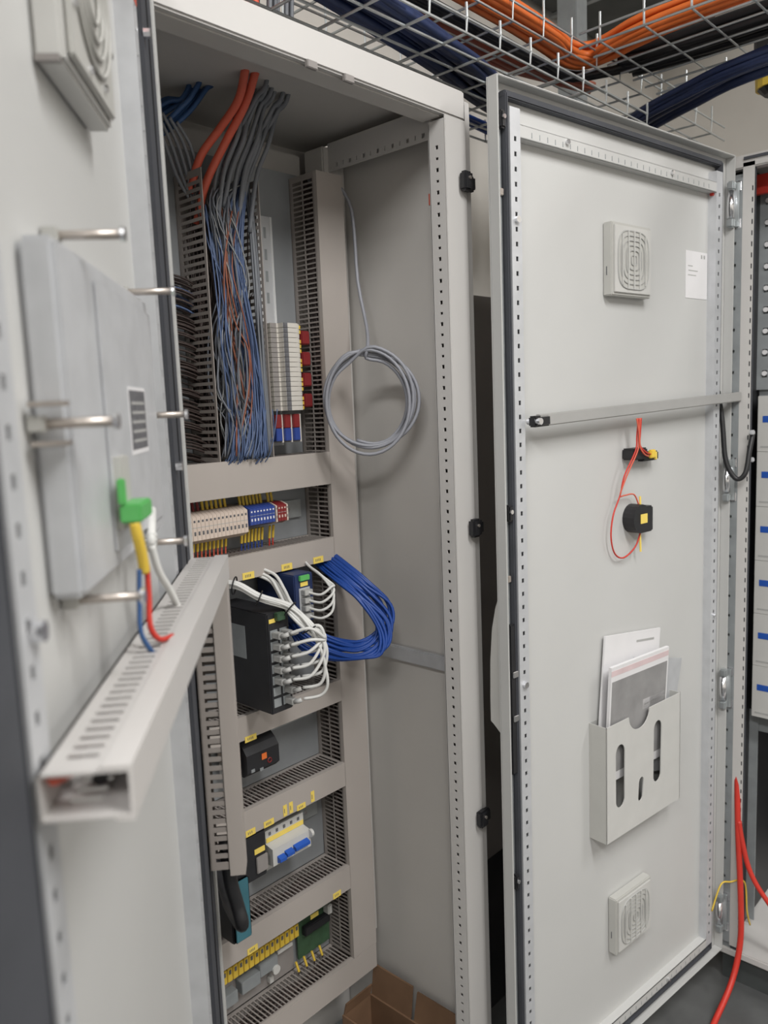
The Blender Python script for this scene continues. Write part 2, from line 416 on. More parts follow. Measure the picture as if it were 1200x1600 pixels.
for z in (-0.012, 0.012):
    box(-0.002, 0.010, 0.004, 0.026, z-0.0015, z+0.0015).build('clamp_wing', 'steel', c, bevel=0.0005)
clamp(0.183, 1.559, 'steel clamp screw at the hinge side of the operator panel')
clamp(0.470, 1.438, 'steel clamp screw under the operator panel, nearest the viewer')
clamp(0.250, 1.440, 'steel clamp screw under the operator panel beside the white plug')
# power plug with ferrule sleeve and wires
pl = onA('power_plug', 'bright green screw plug at the back of the operator panel', 'plug', 0.385, 1.478)
box(-0.016, 0.030, 0.030, 0.046, 0.003, 0.017).build('plug_body', 'green', pl, bevel=0.0015)
box(0.022, 0.032, 0.030, 0.035, 0.017, 0.036).build('socket', 'green', pl, bevel=0.001)
def Aw(u, v, z): return (A0[0]+math.cos(AA)*u-math.sin(AA)*v, A0[1]+math.sin(AA)*u+math.cos(AA)*v, z)
cable('wire_sleeve', [Aw(0.412, 0.040, 1.481), Aw(0.410, 0.041, 1.470), Aw(0.404, 0.042, 1.454), Aw(0.400, 0.042, 1.441)], 0.0042, 'yellow', 'yellow sleeve around the two wires below the green plug', 'wire sleeve', n=8)
cable('wire', [Aw(0.404, 0.039, 1.444), Aw(0.408, 0.038, 1.420), Aw(0.412, 0.038, 1.398), Aw(0.408, 0.042, 1.384), Aw(0.400, 0.046, 1.373)], 0.0021, 'blue_dim', 'blue wire from the green plug down into the door duct', 'wire')
cable('wire', [Aw(0.394, 0.043, 1.444), Aw(0.396, 0.043, 1.420), Aw(0.400, 0.043, 1.398), Aw(0.392, 0.048, 1.385), Aw(0.368, 0.054, 1.3805)], 0.0023, 'red', 'red wire from the green plug down into the door duct', 'wire')
t = onA('network_plug', 'white network plug and cable under the operator panel', 'plug', 0.0, 0.0)
MB().tube([(0.272, 0.028, 1.474), (0.296, 0.030, 1.455), (0.304, 0.031, 1.446)], 0.0042, 8).build('boot', 'cable_white', t, smooth=True)
for k in range(3):
    q = k*0.004
    MB().cyl((0.296+q*0.6, 0.030, 1.453-q), (0.2985+q*0.6, 0.0305, 1.4515-q), 0.0054, 8).build('boot_rib', 'cable_white', t)
MB().tube(spline([(0.304, 0.031, 1.446), (0.294, 0.034, 1.42), (0.274, 0.039, 1.398), (0.255, 0.043, 1.374)], 5), 0.0034, 8).build('cord', 'cable_white', t, smooth=True)

# horizontal duct across door A: length along door, slotted top, smooth cover
dl, dw, dd = 0.605, 0.026, 0.046
t = onA('door_cable_duct', 'long grey cable duct across the left door with its cut end near the viewer', 'cable duct', 0.010, 1.354)
y0 = 0.0215
box(0, dl, y0, y0+0.0018, 0, dw).build('base', 'duct_light', t)
sl = []; x = 0.006
while x < dl-0.012: sl.append((x, x+0.0062)); x += 0.0125
for zz, sg in ((0.0, 1), (dw, -1)):
    MB().slotted(dl, dd, 0.0015, sl, [(0.010, 0.027)], lambda l, q, e_: (l, y0+q, zz+sg*e_)).build('side_wall', 'duct_light', t)
m = MB(); m.box(0, dl, y0+dd, y0+dd+0.002, -0.002, dw+0.002)
m.box(0, dl, y0+dd-0.014, y0+dd, dw+0.0002, dw+0.002); m.box(0, dl, y0+dd-0.008, y0+dd, -0.002, -0.0002)
m.build('cover', 'duct_light', t)
tag(MB().tube([Aw(0.607, 0.028, 1.3745), Aw(0.575, 0.030, 1.366)], 0.0042, 6).build('wire', 'red_orange'), 'red wire lying inside the cut end of the door duct', 'wire')
tag(MB().tube([Aw(0.585, 0.045, 1.362), Aw(0.50, 0.045, 1.362), Aw(0.2, 0.045, 1.362)], 0.0045, 6).build('cable', 'black'), 'black cable lying inside the cut end of the door duct', 'cable')
# upright duct of the same kind along the hinge edge of door A
t = onA('narrow_cable_duct', 'narrow slotted beige duct standing upright below the far end of the door duct', 'cable duct', 0.0, 0.0)
nu0, nu1, nz0, nz1, nv0, nd = 0.026, 0.052, 0.985, 1.3505, 0.0262, 0.041
box(nu0, nu1, nv0, nv0+0.0018, nz0, nz1).build('base', 'duct', t)
sl = []; x = 0.010
while x < nz1-nz0-0.010: sl.append((x, x+0.0056)); x += 0.0117
for uu, sg in ((nu0, 1), (nu1, -1)):
    MB().slotted(nz1-nz0, nd, 0.0015, sl, [(0.0070, 0.0228)], lambda l, q, e_: (uu+sg*e_, nv0+q, nz0+l)).build('side_wall', 'duct', t)
m = MB(); m.box(nu0-0.002, nu1+0.002, nv0+nd, nv0+nd+0.002, nz0-0.008, nz1)
m.box(nu1+0.0002, nu1+0.002, nv0+nd-0.017, nv0+nd, nz0-0.008, nz1); m.box(nu0-0.002, nu0-0.0002, nv0+nd-0.017, nv0+nd, nz0-0.008, nz1)
m.build('cover', 'duct_cover', t)
# dark sleeve dropping out of the narrow duct
cable('cable_sleeve', [Aw(0.040, 0.045, 1.02), Aw(0.038, 0.048, 0.96), Aw(0.036, 0.054, 0.925), Aw(0.034, 0.058, 0.895), (0.062, 0.0, 0.865), (0.085, 0.05, 0.87), (0.11, 0.15, 0.90)], 0.009, 'black', 'thick black cable sleeve looping out below the narrow duct', 'cable sleeve', n=10)

# ------------------------------------------------------------------ door B (right) in its own frame, local y = -v
BA = math.atan2(-0.0974, 0.8085); B0 = (0.6421, -0.0646, 0.0); BWD = 0.825
doorB = door('wide open light grey cabinet door at the right with two vents and a document pocket', B0, BA, BWD, -1, (0.742, 0.770), (0.033, 0.060), False, rim=0.0225)
def bB(x0, x1, v0, v1, za, zb): return MB().mbox((x0, -v0, za), (x1, -v1, zb))
lr = bB(0.0125, 0.0245, 0.0005, 0.007, 0.16, 2.03).build('lock_rod', 'galv', doorB, bevel=0.001)
for z in (2.035, 1.36, 0.645):
    bB(0.0122, 0.025, 0.0072, 0.020, z-0.018, z+0.012).build('rod_guide', 'black', lr, bevel=0.003)
    MB().cyl((0.018, -0.0195, z), (0.018, -0.0225, z), 0.004, 10).build('screw', 'chrome', lr)
for z in (1.915, 1.235):
    bB(0.014, 0.024, 0.0072, 0.012, z-0.006, z+0.006).build('rod_pin', 'steel', lr, bevel=0.001)
bB(0.0125, 0.028, 0.0072, 0.016, 0.86, 1.15).build('lock_case', 'black', doorB, bevel=0.002)
for z in (1.055, 0.97):
    bB(0.016, 0.030, 0.0162, 0.020, z-0.006, z+0.006).build('lock_lug', 'chrome', doorB, bevel=0.001)
for u, z in ((0.046, 1.03), (0.046, 1.87)):
    MB().cyl((u, -0.0201, z), (u, -0.026, z), 0.006, 8).build('frame_bolt', 'chrome', doorB)
for u in (0.19, 0.55):
    MB().cyl((u, -0.0201, 2.022), (u, -0.026, 2.022), 0.0045, 8).build('frame_bolt', 'chrome', doorB)
for u in (0.56,):
    MB().cyl((u, -0.0201, 0.152), (u, -0.026, 0.152), 0.0045, 8).build('frame_bolt', 'chrome', doorB)
MB().cyl((0.757, -0.0201, 1.02), (0.757, -0.026, 1.02), 0.0045, 8).build('frame_bolt', 'chrome', doorB)
bB(0.738, 0.7418, 0.006, 0.014, 2.002, 2.012).build('red_cap', 'red', doorB)
# swing handle on the outer face
hp = [(-0.0025, 1.215), (-0.010, 1.203), (-0.020, 1.178), (-0.030, 1.135), (-0.036, 1.07), (-0.038, 1.0), (-0.038, 0.952), (-0.030, 0.947), (-0.0025, 0.925)]
MB().prism([(-v, z) for v, z in hp], 0.012, 0.042, 'x').build('swing_handle', 'plastic_white', doorB, bevel=0.002)
def onB(name, label, cat, u, z, v=0.0, group=None):
    return thing(name, label, cat, (B0[0]+math.cos(BA)*u+math.sin(BA)*v, B0[1]+math.sin(BA)*u-math.cos(BA)*v, z), BA, group)
def vent(u, z, label, w_, h):
    t = onB('filter_vent', label, 'ventilation grille', u, z)
    bB(0, w_, 0.0003, 0.021, 0, h).build('housing', 'plastic_cream', t, bevel=0.002)
    fp = bB(0.006, w_-0.006, 0.0211, 0.0245, 0.006, h-0.006).build('front_plate', 'plastic_white', t, bevel=0.001)
    pts = []
    for k in range(40):                                     # superellipse opening
        a = 2*math.pi*k/40; c, s_ = math.cos(a), math.sin(a)
        pts.append((w_/2+math.copysign(abs(c)**0.55, c)*w_*0.39, -0.0252, h/2+math.copysign(abs(s_)**0.55, s_)*h*0.40))
    d = MB(); k0 = len(d.v); d.v += pts; d.f.append(tuple(range(40))); d.build('filter_mat', 'plastic_cream', fp)
    MB().tube(pts, 0.0016, 5, closed=True).build('grille_rim', 'grey_mark', fp)
    for q in range(1, 6):
        sc = q/6.0
        MB().tube([(w_/2+(p[0]-w_/2)*sc, -0.0262, h/2+(p[2]-h/2)*sc) for p in pts], 0.0011, 4, closed=True).build('grille_ring', 'grey_mark', fp)
    for q in range(5):
        x = w_/2+(q-2)*w_*0.145
        hh = h*0.40*(1.0 if abs(q-2) < 2 else 0.86)
        bB(x-0.0012, x+0.0012, 0.0258, 0.0285, h/2-hh, h/2+hh).build('grille_bar', 'plastic_white', fp)
    bB(-0.0004, 0.004, 0.008, 0.010, h*0.28, h*0.40).build('clip_slot', 'print_dark', t)
    return t
vent(0.330, 1.758, 'square white filter vent high on the right door', 0.140, 0.142)
vent(0.340, 0.325, 'square white filter vent near the foot of the right door', 0.140, 0.133)
# sticker
t = onB('door_sticker', 'white rectangular sticker with faint print beside the upper vent', 'sticker', 0.645, 1.772)
bB(0, 0.095, 0.0003, 0.0009, 0, 0.104).build('sheet', 'paper', t)
for k, (a, b, z) in enumerate(((0.066, 0.072, 0.090), (0.078, 0.084, 0.090), (0.010, 0.030, 0.070), (0.012, 0.052, 0.060), (0.010, 0.045, 0.050))):
    bB(a, b, 0.0010, 0.0012, z, z+(0.008 if k < 2 else 0.002)).build('print_mark', 'grey_mark', t)
# stay bar across the door
bar = onB('door_stay', 'long grey stay bar running across the right door', 'stay bar', 0.0, 0.0, 0.0)
L0, L1 = Vector((0.075, -0.036, 1.521)), Vector((0.835, -0.036, 1.546))
def along(p, q, h, d): 
    t_ = (q-p).normalized(); up = Vector((0, 0, 1)); up = (up-t_*up.dot(t_)).normalized(); n_ = t_.cross(up)
    return lambda x, y, z: tuple(p+t_*x+n_*y+up*z)
fnb = along(L0, L1, 0, 0); LL = (L1-L0).length
MB().mbox((0, -0.006, -0.011), (LL, 0.006, 0.011), fnb).build('bar', 'stay_grey', bar, bevel=0.002)
MB().mbox((-0.016, -0.009, -0.011), (0.028, 0.009, 0.009), fnb).build('end_cap', 'black', bar, bevel=0.003)
MB().cyl((0.066, -0.022, 1.52), (0.066, -0.052, 1.52), 0.006, 10).build('pivot_screw', 'chrome', bar)
# back of the two control elements
t = onB('contact_block', 'black contact block with yellow sleeve under the stay bar', 'switch', 0.395, 1.425)
MB().mbox((0, 0, 0), (0.052, -0.030, 0.024)).build('block', 'black', t, bevel=0.003)
MB().mbox((0.045, -0.006, -0.006), (0.105, -0.024, 0.014)).build('terminal_end', 'black', t, bevel=0.003)
MB().mbox((0.060, -0.0242, 0.000), (0.080, -0.033, 0.018)).build('marker_sleeve', 'yellow', t, bevel=0.002)
MB().mbox((0.086, -0.0242, -0.004), (0.091, -0.028, 0.012)).build('marker_stripe', 'yellow_label', t)
t = onB('pilot_contact', 'round black contact block with yellow square on the right door', 'switch', 0.402, 1.268)
MB().cyl((0.026, 0, 0.030), (0.026, -0.028, 0.030), 0.031, 20).build('round_body', 'black', t)
MB().mbox((0.030, -0.001, -0.002), (0.074, -0.026, 0.054)).build('block', 'black', t, bevel=0.003)
MB().mbox((0.020, -0.0284, 0.020), (0.045, -0.0295, 0.040)).build('yellow_square', 'yellow_label', t)
def Bw(u, v, z): return (B0[0]+math.cos(BA)*u+math.sin(BA)*v, B0[1]+math.sin(BA)*u-math.cos(BA)*v, z)
cable('wire', [Bw(0.404, 0.034, 1.512), Bw(0.405, 0.030, 1.475), Bw(0.400, 0.03, 1.445), Bw(0.372, 0.022, 1.395), Bw(0.362, 0.018, 1.355), Bw(0.340, 0.016, 1.315), Bw(0.335, 0.014, 1.27), Bw(0.352, 0.012, 1.232), Bw(0.385, 0.012, 1.219), Bw(0.422, 0.016, 1.238), Bw(0.436, 0.02, 1.27)], 0.0018, 'red', 'thin red wire looping below the round black contact block', 'wire')
cable('wire', [Bw(0.410, 0.034, 1.512), Bw(0.407, 0.033, 1.475), Bw(0.403, 0.033, 1.445), Bw(0.376, 0.025, 1.395), Bw(0.362, 0.018, 1.355), Bw(0.385, 0.014, 1.352), Bw(0.420, 0.014, 1.350), Bw(0.437, 0.016, 1.322)], 0.0016, 'red_orange', 'thin red wire ending at the top of the round contact block', 'wire')
cable('wire', [Bw(0.414, 0.034, 1.512), Bw(0.412, 0.033, 1.48), Bw(0.412, 0.033, 1.455), Bw(0.432, 0.034, 1.440), Bw(0.456, 0.03, 1.434)], 0.0020, 'red', 'short red wire into the yellow sleeve under the stay bar', 'wire')
cable('wire', [Bw(0.398, 0.034, 1.512), Bw(0.404, 0.036, 1.48), Bw(0.408, 0.036, 1.452), Bw(0.424, 0.036, 1.436), Bw(0.450, 0.03, 1.430)], 0.0018, 'red_orange', 'second short red wire under the stay bar beside the sleeve', 'wire')
for za, zb, nm in ((1.300, 1.345, 'top'), (1.225, 1.268, 'bottom')):
    tag(MB().tube([Bw(0.437, 0.019, za), Bw(0.436, 0.018, zb)], 0.0024, 6).build('wire_marker', 'yellow_label'), 'small yellow wire marker at the %s of the round contact block' % nm, 'wire marker')

# document pocket with cut-outs and papers
pk = onB('document_pocket', 'pale plastic document pocket with oval cut-outs on the right door', 'document pocket', 0.274, 0.625)
PW, PH, PV = 0.290, 0.256, 0.043
bB(0, 0.002, 0.0003, PV, 0, PH).build('side_wall', 'plastic_cream', pk)
bB(PW-0.002, PW, 0.0003, PV, 0, PH).build('side_wall', 'plastic_cream', pk)
bB(0.002, PW-0.002, 0.0003, PV-0.003, 0, 0.002).build('bottom', 'plastic_cream', pk)
bB(0.002, PW-0.002, 0.0003, 0.0015, 0.002, PH).build('back_wall', 'grey_mark', pk)
def pocket_front(W, H, holes, n=18):
    """front sheet with stadium holes, triangulated by bmesh"""
    bm = bmesh.new(); es = []
    def loop(pts):
        vs = [bm.verts.new((p[0], 0, p[1])) for p in pts]
        for i in range(len(vs)): es.append(bm.edges.new((vs[i], vs[(i+1) % len(vs)])))
    dip = [(0.122+0.040*math.cos(a*math.pi/12), H-0.036*math.sin(a*math.pi/12)) for a in range(13)][::-1]
    loop([(0, 0), (W, 0), (W, H)]+[p for p in dip][::-1]+[(0, H)])
    for cx, cz, rx, hz, tilt in holes:
        pts = []
        for k in range(n):
            a = 2*math.pi*k/n
            x = rx*math.cos(a); z = rx*1.2*math.sin(a)+(hz if math.sin(a) >= 0 else -hz)
            pts.append((cx+x+tilt*z, cz+z))
        loop(pts)
    bmesh.ops.triangle_fill(bm, use_beauty=True, use_dissolve=False, edges=es)
    ext = bmesh.ops.extrude_face_region(bm, geom=bm.faces[:])
    bmesh.ops.translate(bm, vec=(0, 0.002, 0), verts=[g for g in ext['geom'] if isinstance(g, bmesh.types.BMVert)])
    bmesh.ops.recalc_face_normals(bm, faces=bm.faces[:])
    me = bpy.data.meshes.new('front_sheet'); bm.to_mesh(me); bm.free(); me.materials.append(M['plastic_white']); return me
o = link('front_sheet', pocket_front(PW, PH, [(0.050, 0.136, 0.017, 0.050, 0.0), (0.194, 0.146, 0.016, 0.052, 0.02), (0.128, 0.080, 0.009, 0.016, 0.1)]), pk)
o.location = (0, -PV, 0)
def sheet(name, label, pts, v0, v1, m, marks=()):
    t = onB(name, label, 'paper')
    return t
def papers(label, u, z, tilt, lean, w_, h, m, extra=(), v=0.012, th=0.004):
    t = thing('document_sheet', label, 'document', Bw(u, v, z), rot=(0, 0, 0), group=None)
    t.rotation_euler = (Matrix.Rotation(BA, 3, 'Z') @ Matrix.Rotation(lean, 3, 'X') @ Matrix.Rotation(tilt, 3, 'Y')).to_euler()
    MB().mbox((0, 0, 0), (w_, -th, h)).build('sheet', m, t)
    for (a, b, c, d, mm) in extra:
        MB().mbox((a, -th-0.0004, c), (b, -th-0.00005, d)).build('print_area', mm, t)
    return t
papers('white folded paper sticking out highest behind the document pocket', 0.288, 0.80, R(7), R(-0.5), 0.215, 0.262, 'paper', v=0.008, extra=((0.12, 0.19, 0.238, 0.243, 'grey_mark'),))
papers('grey folded leaflet behind the booklet, its corner showing at the right', 0.352, 0.74, R(14), R(0.5), 0.205, 0.262, 'galv_light', v=0.013, th=0.003)
papers('white booklet with a large grey picture standing in the document pocket', 0.296, 0.745, R(1), R(2.5), 0.222, 0.258, 'paper', v=0.020, th=0.007,
       extra=((0.004, 0.217, 0.02, 0.226, 'paper_grey'), (0.000, 0.221, 0.238, 0.250, 'paper_pink'), (0.125, 0.212, 0.135, 0.158, 'paper'), (0.13, 0.20, 0.144, 0.148, 'grey_mark')))
# ------------------------------------------------------------------ cabinet B at the right edge
cb = thing('neighbour_cabinet', 'grey cabinet at the right edge with perforated frame and modules inside', 'cabinet', (1.47, -0.165, 0.0))
def cB(name, m, mt, **k): return m.build(name, mt, cb, **k)
mm_ = MB(); perf_face(mm_, 1.93, 0.030, lambda l, q, d: (d-0.004, -0.004-q, ZB+0.02+l), pitch=0.05, h=0.007, col=[(0.011, 0.018)])
cB('perforated_strip', mm_, 'galv_dark')
cB('strip_backing', box(0.006, 0.010, -0.034, -0.002, ZB, ZT-0.04), 'galv_dark')
mm_ = MB(); perf_face(mm_, 1.97, 0.026, lambda l, q, d: (d-0.002, -0.034-q, ZB+0.012+l), pitch=0.025, h=0.011, col=[(0.0205, 0.0235)])
cB('front_post', mm_, 'paint_warm')
cB('post_backing', box(0.004, 0.012, -0.060, -0.034, ZB, ZT-0.03), 'gasket_grey')
cB('top_rail', box(-0.002, 0.03, -0.82, -0.002, ZT-0.030, ZT), 'paint_warm', bevel=0.003)
cB('top_gasket', box(-0.006, -0.0022, -0.80, -0.036, ZT-0.012, ZT-0.006), 'gasket_grey')
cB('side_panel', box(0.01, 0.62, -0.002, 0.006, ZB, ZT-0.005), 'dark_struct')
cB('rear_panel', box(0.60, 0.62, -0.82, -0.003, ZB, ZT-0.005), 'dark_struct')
cB('roof_panel', box(0.03, 0.60, -0.82, -0.003, ZT-0.012, ZT-0.004), 'paint_wall')
cB('base_frame', box(0.0, 0.60, -0.82, -0.003, ZB-0.02, ZB), 'paint_warm', bevel=0.003)
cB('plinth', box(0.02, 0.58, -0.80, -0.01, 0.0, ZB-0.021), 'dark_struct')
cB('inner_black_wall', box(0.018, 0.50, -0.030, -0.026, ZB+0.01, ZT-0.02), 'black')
cB('earth_bracket', box(0.085, 0.10, -0.12, -0.006, ZT-0.075, ZT-0.030), 'red')
mm_ = MB(); perf_face(mm_, 0.50, 0.045, lambda l, q, d: (0.130+d, -0.030-q, 1.560+l), pitch=0.052, h=0.018, col=[(0.013, 0.025)])
cB('slotted_rail', mm_, 'galv_dark')
for k in range(9):
    z = 1.60+0.052*k
    MB().cyl((0.131, -0.049, z), (0.126, -0.049, z), 0.006, 10).build('rail_stud', 'paper', cb)
cB('inner_plate', box(0.1412, 0.1450, -0.78, -0.034, 0.66, 2.02), 'galv_dark')
cB('lower_rail', box(0.130, 0.134, -0.052, -0.030, ZB+0.02, 0.72), 'galv_dark')
for k in range(6):
    z1 = 1.545-0.1372*k
    g = {0: 'topmost', 1: 'second from the top', 2: 'third from the top', 3: 'fourth from the top', 4: 'fifth from the top', 5: 'lowest'}[k]
    t = thing('module', 'white module with blue label inside the right cabinet, %s of six' % g, 'module', (1.55, -0.216, z1-0.1370), group='white modules in the right cabinet')
    box(0, 0.06, -0.24, 0.0, 0.0, 0.1366).build('case', 'plastic_white', t, bevel=0.0008)
    box(-0.0006, -0.0001, -0.062, -0.012, 0.072, 0.088).build('blue_label', 'blue_mark', t)
    box(-0.0006, -0.0001, -0.060, -0.008, 0.010, 0.014).build('print_line', 'grey_mark', t)
# hinges between door B and cabinet B
for z in (1.99, 1.345, 0.817, 0.205):
    dx, dy = 1.452-B0[0], -0.176-B0[1]; ca, sa = math.cos(-BA), math.sin(-BA)
    t = box(0.007, 0.011, -0.018, 0.006, -0.05, 0.05).build('hinge', 'galv', doorB, bevel=0.001)
    t.location = (dx*ca-dy*sa, dx*sa+dy*ca, z); t.rotation_euler = (0, 0, -BA); t['label'] = 'shiny galvanised hinge'
    MB().cyl((0, -0.002, -0.030), (0, -0.002, 0.030), 0.009, 14).build('knuckle', 'chrome', t, smooth=True)
    for q in (-1, 1):
        box(-0.012, 0.006, -0.012, 0.004, q*0.042-0.010, q*0.042+0.010).build('knuckle_block', 'galv', t, bevel=0.003)
        box(0.0112, 0.016, -0.022, -0.006, q*0.042-0.012, q*0.042+0.012).build('hinge_lug', 'chrome', t, bevel=0.002)
MB_ = cable('cable', [(1.438, -0.160, 1.56), (1.432, -0.172, 1.500), (1.43, -0.176, 1.470), (1.425, -0.186, 1.394), (1.43, -0.208, 1.352), (1.435, -0.228, 1.365), (1.45, -0.232, 1.42), (1.47, -0.232, 1.46)], 0.006, 'black', 'black cable looping from the door stay to the right cabinet frame', 'cable', n=8)
for z in (1.455, 1.39):
    tag(box(1.452, 1.462, -0.240, -0.229, z, z+0.011).build('cable_clip', 'galv_light', bevel=0.002), 'small grey cable clip on the right cabinet post, %s one' % ('upper' if z > 1.42 else 'lower'), 'cable clip')
# red cables hanging at the right
cable('cable', [(1.500, -0.188, 0.66), (1.478, -0.206, 0.600), (1.46, -0.219, 0.437), (1.45, -0.232, 0.266), (1.44, -0.236, 0.15), (1.40, -0.23, 0.06), (1.30, -0.226, 0.012), (1.20, -0.235, 0.012)], 0.0075, 'red', 'thick red cable hanging beside the right cabinet and onto the floor', 'cable', n=8)
cable('cable', [(1.461, -0.220, 0.47), (1.460, -0.229, 0.42), (1.463, -0.250, 0.34), (1.47, -0.292, 0.271), (1.49, -0.38, 0.16), (1.54, -0.52, 0.109), (1.66, -0.70, 0.109)], 0.0065, 'red', 'second red cable branching off to the right edge', 'cable', n=8)
cable('earth_wire', [(1.40, -0.178, 0.235), (1.425, -0.19, 0.30), (1.45, -0.205, 0.302), (1.475, -0.232, 0.30), (1.48, -0.238, 0.22), (1.50, -0.24, 0.17)], 0.0022, 'yellow', 'thin yellow-green earth wire at the foot of the right door hinge', 'wire')

t = thing('gap_blocker', 'dark brownish grey box added behind the right door to darken the gap beside it', 'cabinet', (0.80, 0.22, 0.0))  # added dark box, stands in for the shadow in the gap beside door B
box(0, 0.62, 0, 0.40, 0.42, 1.80).build('body', 'gap_shade', t, bevel=0.004)
box(0.01, 0.61, 0.01, 0.39, 0.0, 0.419).build('plinth', 'black', t)  # black lower part of the added box
# ------------------------------------------------------------------ devices in the main cabinet
def din(x0, x1, z, label):
    t = thing('din_rail', label, 'mounting rail', (x0, YP, z), group='horizontal mounting rails')
    L = x1-x0
    m = MB(); m.box(0, L, -0.0075, -0.0065, -0.0175, 0.0175); m.box(0, L, -0.0065, -0.0002, -0.0135, -0.0125); m.box(0, L, -0.0065, -0.0002, 0.0125, 0.0135)
    m.build('rail', 'galv', t)
    MB().cyl((L-0.035, -0.0076, 0), (L-0.035, -0.011, 0), 0.0042, 10).build('rail_screw', 'chrome', t)
    return t
din(0.04, 0.515, 1.362, 'short steel rail carrying the beige, blue and red terminal row')
din(0.04, 0.515, 0.945, 'steel rail behind the black relay with orange dot')
din(0.04, 0.515, 0.725, 'steel rail behind the white circuit breaker')
# vertical rail with modules
t = thing('vertical_rail', 'bright upright steel rail above the stack of white modules', 'mounting rail', (0.462, YP, 1.49))
m = MB(); m.box(-0.0175, 0.0175, -0.0075, -0.0065, 0, 0.43); m.box(-0.0135, -0.0125, -0.0065, -0.0002, 0, 0.43); m.box(0.0125, 0.0135, -0.0065, -0.0002, 0, 0.43)
m.build('rail', 'galv_light', t)
box(0.0125, 0.0178, -0.0085, -0.0076, 0, 0.43).build('rail_lip', 'rail_bright', t)
box(-0.0178, -0.0140, -0.0085, -0.0076, 0, 0.43).build('rail_lip', 'rail_bright', t)
for k in range(4): box(-0.003, 0.003, -0.0078, -0.0076, 0.27+0.04*k, 0.29+0.04*k).build('rail_slot', 'galv_dark', t)

def slice_profile():
    return [(-0.048, 0.004), (-0.048, -0.020), (-0.036, -0.020), (-0.036, -0.040), (-0.018, -0.040), (-0.018, -0.054), (0.018, -0.054), (0.018, -0.044), (0.030, -0.044), (0.030, -0.028), (0.040, -0.028), (0.040, 0.004)]
NS = 18
me_b = MB().prism(slice_profile(), 0.0, 0.0082, 'z').data('slice_body', 'terminal_white')
me_m = MB().box(-0.0175, -0.007, -0.0546, -0.0541, 0.0, 0.0082).data('slice_mark', 'print_dark')
me_d = MB().box(-0.0355, -0.0225, -0.0406, -0.0401, 0.0, 0.0082).data('slice_slot', 'terminal_grey')
for k in range(NS):
    t = thing('terminal_slice', 'thin off-white terminal module beside the wires, %s from the bottom of its stack' % ORD[k], 'terminal', (0.462, YP-0.012, 1.557+k*0.0090), group='stacked white terminal modules')
    link('body', me_b, t); link('marking', me_m, t); link('screw_row', me_d, t)
    if k % 4 != 3:
        box(0.0402, 0.046, -0.030, -0.020, 0.001, 0.0075).build('yellow_marker', 'yellow', t)
for k in range(4):
    t = thing('red_relay', 'dark red relay at the edge of the white module stack, %s from the bottom' % ORD[k], 'relay', (0.520, YP-0.03, 1.562+k*0.040), group='red relays beside the white stack')
    box(-0.012, 0.010, -0.014, 0.006, 0, 0.026).build('relay_body', 'red_term', t, bevel=0.002)
for k in range(3):
    t = thing('end_terminal', 'red and blue terminal below the white stack, %s of three' % ('left', 'middle', 'right')[k], 'terminal', (0.428+k*0.019, YP-0.010, 1.500), group='red and blue terminals')
    box(0, 0.015, -0.040-0.004*k, 0, 0.0, 0.024).build('blue_body', 'blue_term', t, bevel=0.001)
    box(0, 0.015, -0.040-0.004*k, 0, 0.0245, 0.050).build('red_body', 'red_term', t, bevel=0.001)
    box(0.0152, 0.0185, -0.038-0.004*k, 0, -0.003, 0.050).build('spacer', 'terminal_white', t)

# terminal row
def tblock(x, wdt, m, label, group, z0=1.334, z1=1.390, y0=0.268, slotm='print_dark'):
    t = thing('terminal_block', label, 'terminal', (x, YP-0.008, z0), group=group)
    d = YP-0.008-y0; h = z1-z0
    bk = MB().prism([(0, 0), (-d*0.7, 0.0), (-d, h*0.14), (-d, h*0.86), (-d*0.7, h), (0, h)], 0.0, wdt*0.93, 'x').build('block', m, t)
    box(wdt*0.25, wdt*0.68, -d-0.0004, -d+0.001, h*0.70, h*0.77).build('upper_screw', slotm, bk)
    box(wdt*0.25, wdt*0.68, -d-0.0004, -d+0.001, h*0.30, h*0.42).build('lower_screw', slotm, bk)
    box(wdt*0.05, wdt*0.88, -d-0.0003, -d+0.001, h*0.53, h*0.55).build('joint_line', 'grey_mark', bk)
    return t
for k in range(16): tblock(0.206+k*0.0084, 0.0084, 'terminal_beige', 'narrow beige terminal block, %s to the left of the blue ones' % ORD[15-k], 'beige terminal blocks')
for k in range(8): tblock(0.342+k*0.0072, 0.0072, 'blue_term', 'narrow blue terminal block, %s to the right of the beige ones' % ORD[k], 'blue terminal blocks', 1.348, 1.388, 0.263, 'paper')
tblock(0.402, 0.0035, 'terminal_beige', 'cream end plate between blue and red terminals', None, 1.346, 1.388, 0.263)
for k in range(3): tblock(0.4065+k*0.0070, 0.0070, 'red_term', 'narrow red terminal block, %s of three at the right end of the row' % ORD[k], 'red terminal blocks', 1.347, 1.388, 0.263, 'terminal_beige')
tblock(0.4280, 0.0035, 'terminal_beige', 'cream end plate right of the red terminals', None, 1.346, 1.388, 0.263)
def marked_wire(x, up, m, sm='yellow', label='', group=''):
    t = thing('marked_wire', label, 'wire', (x, 0.292, 1.384 if up else 1.342), group=group)
    s_ = 1 if up else -1
    MB().cyl((0, 0, 0), (0, 0.004, s_*0.024), 0.0026, 6).build('sleeve', sm, t)
    MB().tube([(0, 0.004, s_*0.022), (0.0005, 0.006, s_*0.040), (0.0, 0.010, s_*0.055)], 0.0014, 5).build('wire', m, t)
for k in range(5): marked_wire(0.212+k*0.0100, True, 'red_term', 'red_term', 'dark red wire entering the beige terminals from above, %s from the left' % ORD[k], 'dark red wires above the terminals')
